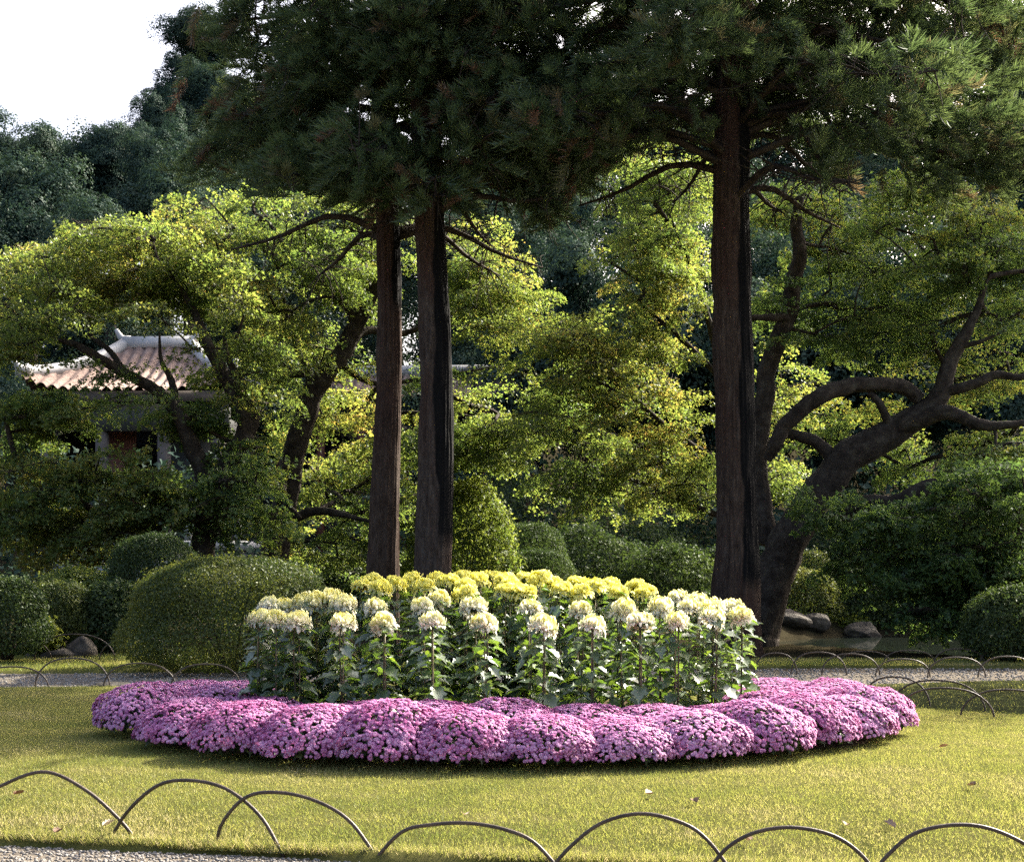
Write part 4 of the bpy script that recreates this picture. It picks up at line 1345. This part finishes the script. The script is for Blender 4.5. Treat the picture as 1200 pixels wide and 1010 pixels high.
# rocks
ROCKS = [('pale flat rock on the far pond bank beside the leaning maple', 903, 735, 31.6, 46, .45), ('long low rock on the far pond bank, second from the leaning maple', 928, 742, 31.2, 40, .5), ('squarish grey rock on the far pond bank', 953, 740, 31.4, 32, .7),
         ('rounded boulder under the dome shaped shrub', 92, 757, 19.7, 40, .8), ('low brown rock left of the rounded boulder', 68, 762, 19.5, 32, .6), ('small pale rock at the foot of the dark left shrub', 45, 761, 19.8, 26, .5),
         ('dark stone lying on the path edge left of the bed', 133, 804, 15.3, 40, .16), ('shaded rock on the far bank under the drooping maple', 1012, 742, 31.8, 44, .5)]
rg = np.random.default_rng(9)
for lab, px_, py_, d, w, hr in ROCKS:
    V, Fs = rock_verts(4, rg, .22)
    s = w * d / F / 2 / .85
    V = V * np.array([s, s * .8, s * hr])
    V += ((fbm(V * 9, 3, 4) - .5) * .16 * s)[:, None] * nrm(V)
    p = at(px_, py_, d)
    z0 = float(terrain(np.array([p[0]]), np.array([d]))[0])
    z0 = max(z0, -.33)
    o = add('rock', mesh_data('rock', V, Fs, M['rock'], smooth=False), loc=(p[0], d, z0 + s * hr * .45))
    o.rotation_euler = (0, 0, 0)
    tag(o, lab, 'rock')

# fallen leaves
LV = [(760, 929, 'curled brown leaf on the lawn behind the middle hoops'), (876, 983, 'small brown leaf on the lawn under a right hoop'), (992, 966, 'crisp brown leaf on the lawn, centre right'), (1042, 965, 'long brown leaf litter on the lawn near the rightmost hoop'),
      (1140, 919, 'dark brown leaf far out on the right lawn'), (22, 929, 'brown leaf on the shaded left lawn'), (128, 964, 'white leaf on the lawn inside the left hoop'), (69, 973, 'dry leaf by the left lawn edge'), (1106, 874, 'dark leaf on the lawn beyond the bed end'), (815, 938, 'tiny brown leaf right of the middle lawn'), (545, 954, 'pale leaf above the flat topped hoop')]
for k, (px_, py_, lab) in enumerate(LV):
    g = px_ground(px_, py_, LZ + .03)
    tv = MUM_V * .07
    tv = tv + np.array([0, -.035, 0])
    tv[:, 2] = np.abs(tv[:, 0]) * .9 + tv[:, 1] ** 2 * 5 + .004
    o = add('fallen_leaf', mesh_data('fallen_leaf', tv, MUM_F, M['dry'] if 'dry' in M else M.setdefault('dry', leaf_mat('dry_leaf', [(0, (.10, .045, .025)), (1, (.45, .38, .30))], [(0, (.12, .05, .02)), (1, (.4, .3, .2))], .2, .03)), np.full(len(tv), 1.0 if 'white' in lab or 'pale' in lab else R.uniform(0, .35))),
            loc=(g[0], g[1], LZ + .022))
    o.rotation_euler = (R.normal(0, .2), R.normal(0, .2), R.uniform(0, 6.28))
    tag(o, lab, 'leaf', 'fallen leaves on the lawn')


# ------------------------------------------------------------------ pavilion
def pavilion():
    D = 41.0
    s = D / F
    cx_ = (156 - CX) * s
    t = thing('pavilion', 'old pavilion with a curved red tiled roof and white ridges behind the maples', 'building', (cx_, D + 3, 0), math.radians(-3))
    tile = solid_mat('red_roof_tile', [(.3, (.13, .085, .068)), (.55, (.205, .142, .115)), (.8, (.27, .21, .175))], 5, .8, .4, 30)
    white = solid_mat('white_plaster', [(.3, (.32, .32, .31)), (.6, (.46, .46, .45)), (.8, (.52, .52, .50))], 2, .8, .3, 20)
    teal = solid_mat('dark_green_wood', [(.3, (.035, .038, .036)), (.7, (.06, .062, .056))], 3, .7)
    red = solid_mat('red_brown_wood', [(.3, (.13, .05, .035)), (.7, (.19, .075, .05))], 4, .6)
    grey = solid_mat('grey_column', [(.3, (.085, .07, .06)), (.7, (.14, .12, .105))], 3, .8)
    ze, zr = 6.15, 7.85

    def roof(name, hx, hy, rx, ze, zr, par, oc=(0, 0), up=.42):
        """hipped roof: eaves half sizes hx, hy; ridge half length rx; concave slopes, lifted corners, rows of round tiles"""
        holder = thing(name, 'x', 'x') if False else None
        b = Bag()
        sides = []
        for a, (e0, e1) in enumerate((((-hx, -hy), (hx, -hy)), ((hx, -hy), (hx, hy)), ((hx, hy), (-hx, hy)), ((-hx, hy), (-hx, -hy)))):
            e0, e1 = np.array(e0), np.array(e1)
            r0 = np.array([np.sign(e0[0]) * rx, 0]); r1 = np.array([np.sign(e1[0]) * rx, 0])
            L = np.linalg.norm(e1 - e0)
            nu, nv = int(L / .022 / 1.6), 22
            u = np.linspace(0, 1, nu); v = np.linspace(0, 1, nv)
            U, Vv = np.meshgrid(u, v)
            E = e0 + (e1 - e0) * U[..., None]
            Rr = r0 + (r1 - r0) * U[..., None]
            # tile rows run straight up the slope: position along the eave fixes the row
            XY = E * (1 - Vv[..., None]) + Rr * Vv[..., None]
            al = (XY - e0) @ ((e1 - e0) / L)
            z = ze + (zr - ze) * (.55 * Vv + .45 * Vv ** 2.2)
            z = z + up * np.abs(2 * U - 1) ** 5 * (1 - Vv) ** 1.5
            z = z + .13 * np.abs(np.cos(al * math.pi / .31)) ** .9
            z = z + .012 * np.floor((Vv * 18) % 1 * 2)
            P = np.stack([XY[..., 0] + oc[0], XY[..., 1] + oc[1], z], -1).reshape(-1, 3)
            i = np.arange(nv - 1)[:, None] * nu; j = np.arange(nu - 1)[None]
            b.put(P, [np.stack([i + j, i + j + 1, i + nu + j + 1, i + nu + j], -1).reshape(-1, 4)])
        rf = add('roof', b.data(name, tile), par)
        rb = Bag()
        vv = np.linspace(0, 1, 14)
        for sx_ in (-1, 1):
            for sy_ in (-1, 1):
                P = np.stack([sx_ * (hx * (1 - vv) + rx * vv) + oc[0], sy_ * hy * (1 - vv) + oc[1], ze + (zr - ze) * (.55 * vv + .45 * vv ** 2.2) + up * (1 - vv) ** 1.5 + .12], 1)
                w_ = np.array([sy_ * hy, sx_ * (hx - rx), 0.0]); w_ = w_ / np.linalg.norm(w_) * .15
                sec = np.stack([P - w_ - [0, 0, .12], P + w_ - [0, 0, .12], P + w_ + [0, 0, .20], P - w_ + [0, 0, .20]], 1).reshape(-1, 3)
                ii = np.arange(13)[:, None] * 4; jj_ = np.arange(4)[None]
                rb.put(sec, [np.stack([ii + jj_, ii + (jj_ + 1) % 4, ii + 4 + (jj_ + 1) % 4, ii + 4 + jj_], -1).reshape(-1, 4), np.array([[0, 3, 2, 1], [52, 53, 54, 55]])])
                tipd = P[0] - P[3]
                rb.put(*tube(smooth_path([P[1] + [0, 0, .1], P[0] + [0, 0, .12], P[0] + tipd * .25 + [0, 0, .34]], 6), np.linspace(.17, .07, 6), 8))
        rb.put(*box((oc[0], oc[1], zr + .14), (2 * rx + .3, .30, .34)))
        for sx_ in (-1, 1):
            rb.put(*tube(smooth_path([(oc[0] + sx_ * rx, oc[1], zr + .2), (oc[0] + sx_ * (rx + .25), oc[1], zr + .28), (oc[0] + sx_ * (rx + .42), oc[1], zr + .55)], 6), np.linspace(.16, .06, 6), 8))
        add('ridge', rb.data('roof_ridge', white, False), rf)
        return rf

    roof('pavilion_roof', 3.05, 3.1, .9, ze, zr, t)
    b = Bag()
    for sx_, sy_, w, dd in ((0, -2.85, 5.7, .1), (0, 2.85, 5.7, .1), (-2.9, 0, .1, 5.4), (2.9, 0, .1, 5.4)):
        b.put(*box((sx_, sy_, ze - .12), (w, dd, .30)))
    add('fascia', b.data('pavilion_fascia', grey), t)
    add('ceiling', mesh_data('pavilion_soffit', *box((0, 0, ze - .02), (5.6, 5.4, .08)), teal), t)
    add('beam', mesh_data('pavilion_beam', *box((0, -2.55, ze - .70), (5.6, .3, .75)), teal), t)
    b = Bag()
    b.put(*box((0, 2.2, 3.7), (5.0, .2, 3.6))); b.put(*box((-2.5, 0.2, 3.7), (.2, 4.0, 3.6))); b.put(*box((2.5, .2, 3.7), (.2, 4.0, 3.6)))
    b.put(*box((-1.3, -1.6, 2.6), (2.2, .14, 1.3))); b.put(*box((1.6, -1.6, 3.7), (1.6, .14, 3.6)))
    add('wall', b.data('pavilion_wall', teal), t)
    add('door', mesh_data('pavilion_door', *box((-.7, -1.75, 3.6), (1.1, .10, 3.2)), red), t)
    for sx_ in (-2.5, -.9, .9, 2.5):
        add('column', mesh_data('pavilion_column', *tube([(sx_, -2.5, 1.95), (sx_, -2.5, ze - 1.02)], .19, 16), grey, smooth=True), t)
    b = Bag()
    b.put(*box((0.4, 0, 1.80), (6.0, 6.6, .26))); b.put(*box((0.4, 0, .8), (5.7, 6.2, 1.70)))
    add('terrace', b.data('pavilion_terrace', white), t)
    for sx_ in (-2.4, -1.0, .4, 1.8, 3.2):
        add('baluster', mesh_data('pavilion_post', *box((sx_, -3.2, 2.35), (.18, .18, .82)), white), t)
    add('railing', mesh_data('pavilion_rail', *box((.4, -3.2, 2.83), (5.9, .22, .12)), white), t)
    # second pavilion wing behind
    t2 = thing('gallery', 'lower tiled gallery roof glimpsed behind the twin cedar trunks', 'building', ((430 - CX) * 47 / F, 48, 0), math.radians(-4))
    roof('gallery_roof', 6.2, 2.0, 5.2, 6.5, 7.5, t2, up=.25)
    b = Bag()
    b.put(*box((0, .9, 3), (11.4, .2, 6.6)))
    add('wall', b.data('gallery_wall', teal), t2)
    b = Bag()
    for q in range(9):
        b = Bag(); b.put(*tube([(-5.4 + q * 1.35, -1.5, 0), (-5.4 + q * 1.35, -1.5, 6.5)], .15, 12)); add('column', b.data('gallery_column', red, True), t2)


pavilion()


# ------------------------------------------------------------------ far evergreens
def far_crown(rg, n=56000, leaf=.036, lobes=52):
    """unit crown (radius 1): heaped rounded lobes covered in leaves"""
    C = rand_dirs(lobes, rg) * rg.uniform(.25, .82, (lobes, 1))
    C[:, 2] = C[:, 2] * .85 + .1
    rad = rg.uniform(.18, .36, lobes)
    k = rg.integers(0, lobes, n)
    D = rand_dirs(n, rg)
    D[:, 2] = np.where(D[:, 2] < -.45, -D[:, 2], D[:, 2])
    rr = rad[k] * rg.uniform(.78, 1.06, n) * (1 + .5 * (fbm(D * 3 + k[:, None], 8, 2) - .5))
    sq = rg.uniform(.65, 1.25, (lobes, 3))
    P = C[k] + D * rr[:, None] * sq[k] + (np.stack([fbm(D * 5 + k[:, None] * 3.1, s, 2) for s in (1, 2, 3)], 1) - .5) * .10
    V, Fs, kk = leaf_cloud(P, .35, leaf, 'kite', .6, D * 2.8, rg)
    tone = np.clip(.45 + .9 * (rg.random(lobes)[k] - .5) + rg.normal(0, .15, n), 0, 1)
    return V, Fs, np.repeat(tone, kk)


rg = np.random.default_rng(71)
FAR = []
for q in range(4):
    V, Fs, T = far_crown(rg)
    FAR.append(mesh_data('evergreen_crown', V, Fs, M['far'], T))
TRUNK = mesh_data('evergreen_trunk', *tube([(0, 0, 0), (.02, 0, .5), (0, .02, 1)], [.035, .026, .012], 10), M['twig'], smooth=True)
# image x, image y of the crown centre, depth, radius in image pixels
FT = [(18, 205, 62, 74, 'broad dark evergreen at the left frame edge below the open sky'), (88, 222, 66, 66, 'rounded evergreen, second along the left skyline'), (140, 200, 64, 62, 'bumpy evergreen with a bright rim, third along the left skyline'),
      (196, 210, 60, 62, 'evergreen tucked against the cedar edge on the left skyline'), (244, 58, 74, 64, 'tall bluish tree rising above the left skyline beside the cedar crown'), (222, 118, 72, 58, 'bluish evergreen below the tall tree on the left skyline'), (266, 150, 71, 74, 'bluish evergreen half hidden behind the left edge of the cedar crown'),
      (196, 160, 68, 54, 'evergreen stepping up from the left skyline to the tall tree'), (40, 290, 54, 66, 'shadowy evergreen low on the left behind the yellow maple'),
      (130, 275, 55, 58, 'evergreen with glinting leaves below the left skyline'), (222, 270, 56, 50, 'small dark evergreen between the yellow maple and the cedar crown'), (1185, 95, 70, 96, 'bluish evergreen beyond the cedar at the top right corner'), (1225, 215, 58, 70, 'evergreen cut by the right frame edge below the top corner'), (1392, 40, 31, 190, 'tall dark evergreen added mostly beyond the right frame edge to shade the old maple')]  # last tree is added off the right edge to shade the old maple
for k, (px_, py_, d, r, lab) in enumerate(FT):
    c = at(px_, py_, d)
    rad = r * d / F
    z0 = float(terrain(np.array([c[0]]), np.array([d]))[0])
    t = thing('evergreen_tree', lab, 'tree', (c[0], d, z0), R.uniform(0, 6.28), 'evergreens on the slope behind')
    o = add('crown', FAR[k % 4], t, (0, 0, c[2] - z0)); o.scale = (rad, rad, rad * R.uniform(.92, 1.1))
    o = add('trunk', TRUNK, t, (0, 0, -.3)); o.scale = ((c[2] - z0) * .8, (c[2] - z0) * .8, (c[2] - z0) + .3)
# evergreens standing in the shade behind the right-hand maples
for k, (px_, py_, d, r, lab) in enumerate(((600, 480, 54, 120, 'dark evergreen seen in the gap right of the twin cedar trunks'), (700, 430, 44, 150, 'dark evergreen in the gap left of the lone cedar trunk'), (850, 470, 43, 140, 'dark evergreen directly behind the lone cedar trunk'),
                                           (990, 470, 43, 150, 'dark evergreen behind the thick twisting limbs'), (1130, 460, 43, 150, 'dark evergreen behind the right end of the pond'), (1260, 440, 44, 150, 'dark evergreen cut by the right frame edge behind the pond'))):
    c = at(px_, py_, d)
    rad = r * d / F
    t = thing('evergreen_tree', lab, 'tree', (c[0], d, 0), R.uniform(0, 6.28), 'evergreens on the slope behind')
    o = add('crown', FAR[k % 4], t, (0, 0, c[2])); o.scale = (rad, rad, rad * 1.05)
    o = add('trunk', TRUNK, t, (0, 0, -.3)); o.scale = (c[2] * .8, c[2] * .8, c[2] + .3)
# the wood behind them, one mass
b = Bag()
rg = np.random.default_rng(72)
V0, F0, T0 = far_crown(rg, 13000, .046, 44)
V1, F1, T1 = far_crown(rg, 13000, .046, 44)
SP = []
for row, (d, top, lo, n) in enumerate(((50, 330, 560, 15), (56, 290, 520, 15), (64, 255, 480, 16), (74, 225, 430, 16))):
    for q in range(n):
        px_ = -60 + 1320 * (q + .5 * (row % 2)) / n + rg.normal(0, 18)
        py_ = top + rg.normal(0, 16)
        if px_ < 290:
            py_ = max(py_ - 40, np.interp(px_, [-60, 0, 100, 180, 235, 290], [215, 210, 225, 215, 150, 130]))
        SP.append((px_, py_, d + rg.normal(0, 1.5), rg.uniform(66, 92)))
        if d > 73 and px_ > 500:
            SP.append((px_ + 30, 185 + rg.normal(0, 10), d + 2, 84))
        SP.append((px_ + rg.normal(0, 24), (top + lo) / 2 + 60 + rg.normal(0, 20), d - 3 + rg.normal(0, 1.0), rg.uniform(66, 92)))
for (px_, py_, d, r) in SP:
    c = at(px_, py_, d)
    rad = r * d / F
    V, Fs, T = ((V0, F0, T0), (V1, F1, T1))[int(rg.integers(2))]
    a = rg.uniform(0, 6.28)
    Rz = np.array([[math.cos(a), -math.sin(a), 0], [math.sin(a), math.cos(a), 0], [0, 0, 1]])
    b.put(V @ Rz.T * rad + c, Fs, T)
# its lower edge: undergrowth down to the soil
n = 60000
P = np.c_[rg.uniform(-24, 24, n), rg.uniform(36, 50, n), rg.random(n) ** 1.4 * 4.2]
P = P[fbm(P * .5, 3, 3) > .42]
P = P[~((P[:, 0] > -16.5) & (P[:, 0] < -5) & (P[:, 1] > 39) & (P[:, 1] < 49))]
V, Fs, k = leaf_cloud(P, .4, .22, 'lobe', .8, None, rg)
b.put(V, Fs, np.repeat(np.clip(rg.normal(.4, .25, len(P)), 0, 1), k))
stuff(add('forest', b.data('forest', M['far'])), 'dark wooded slope behind the garden', 'forest')
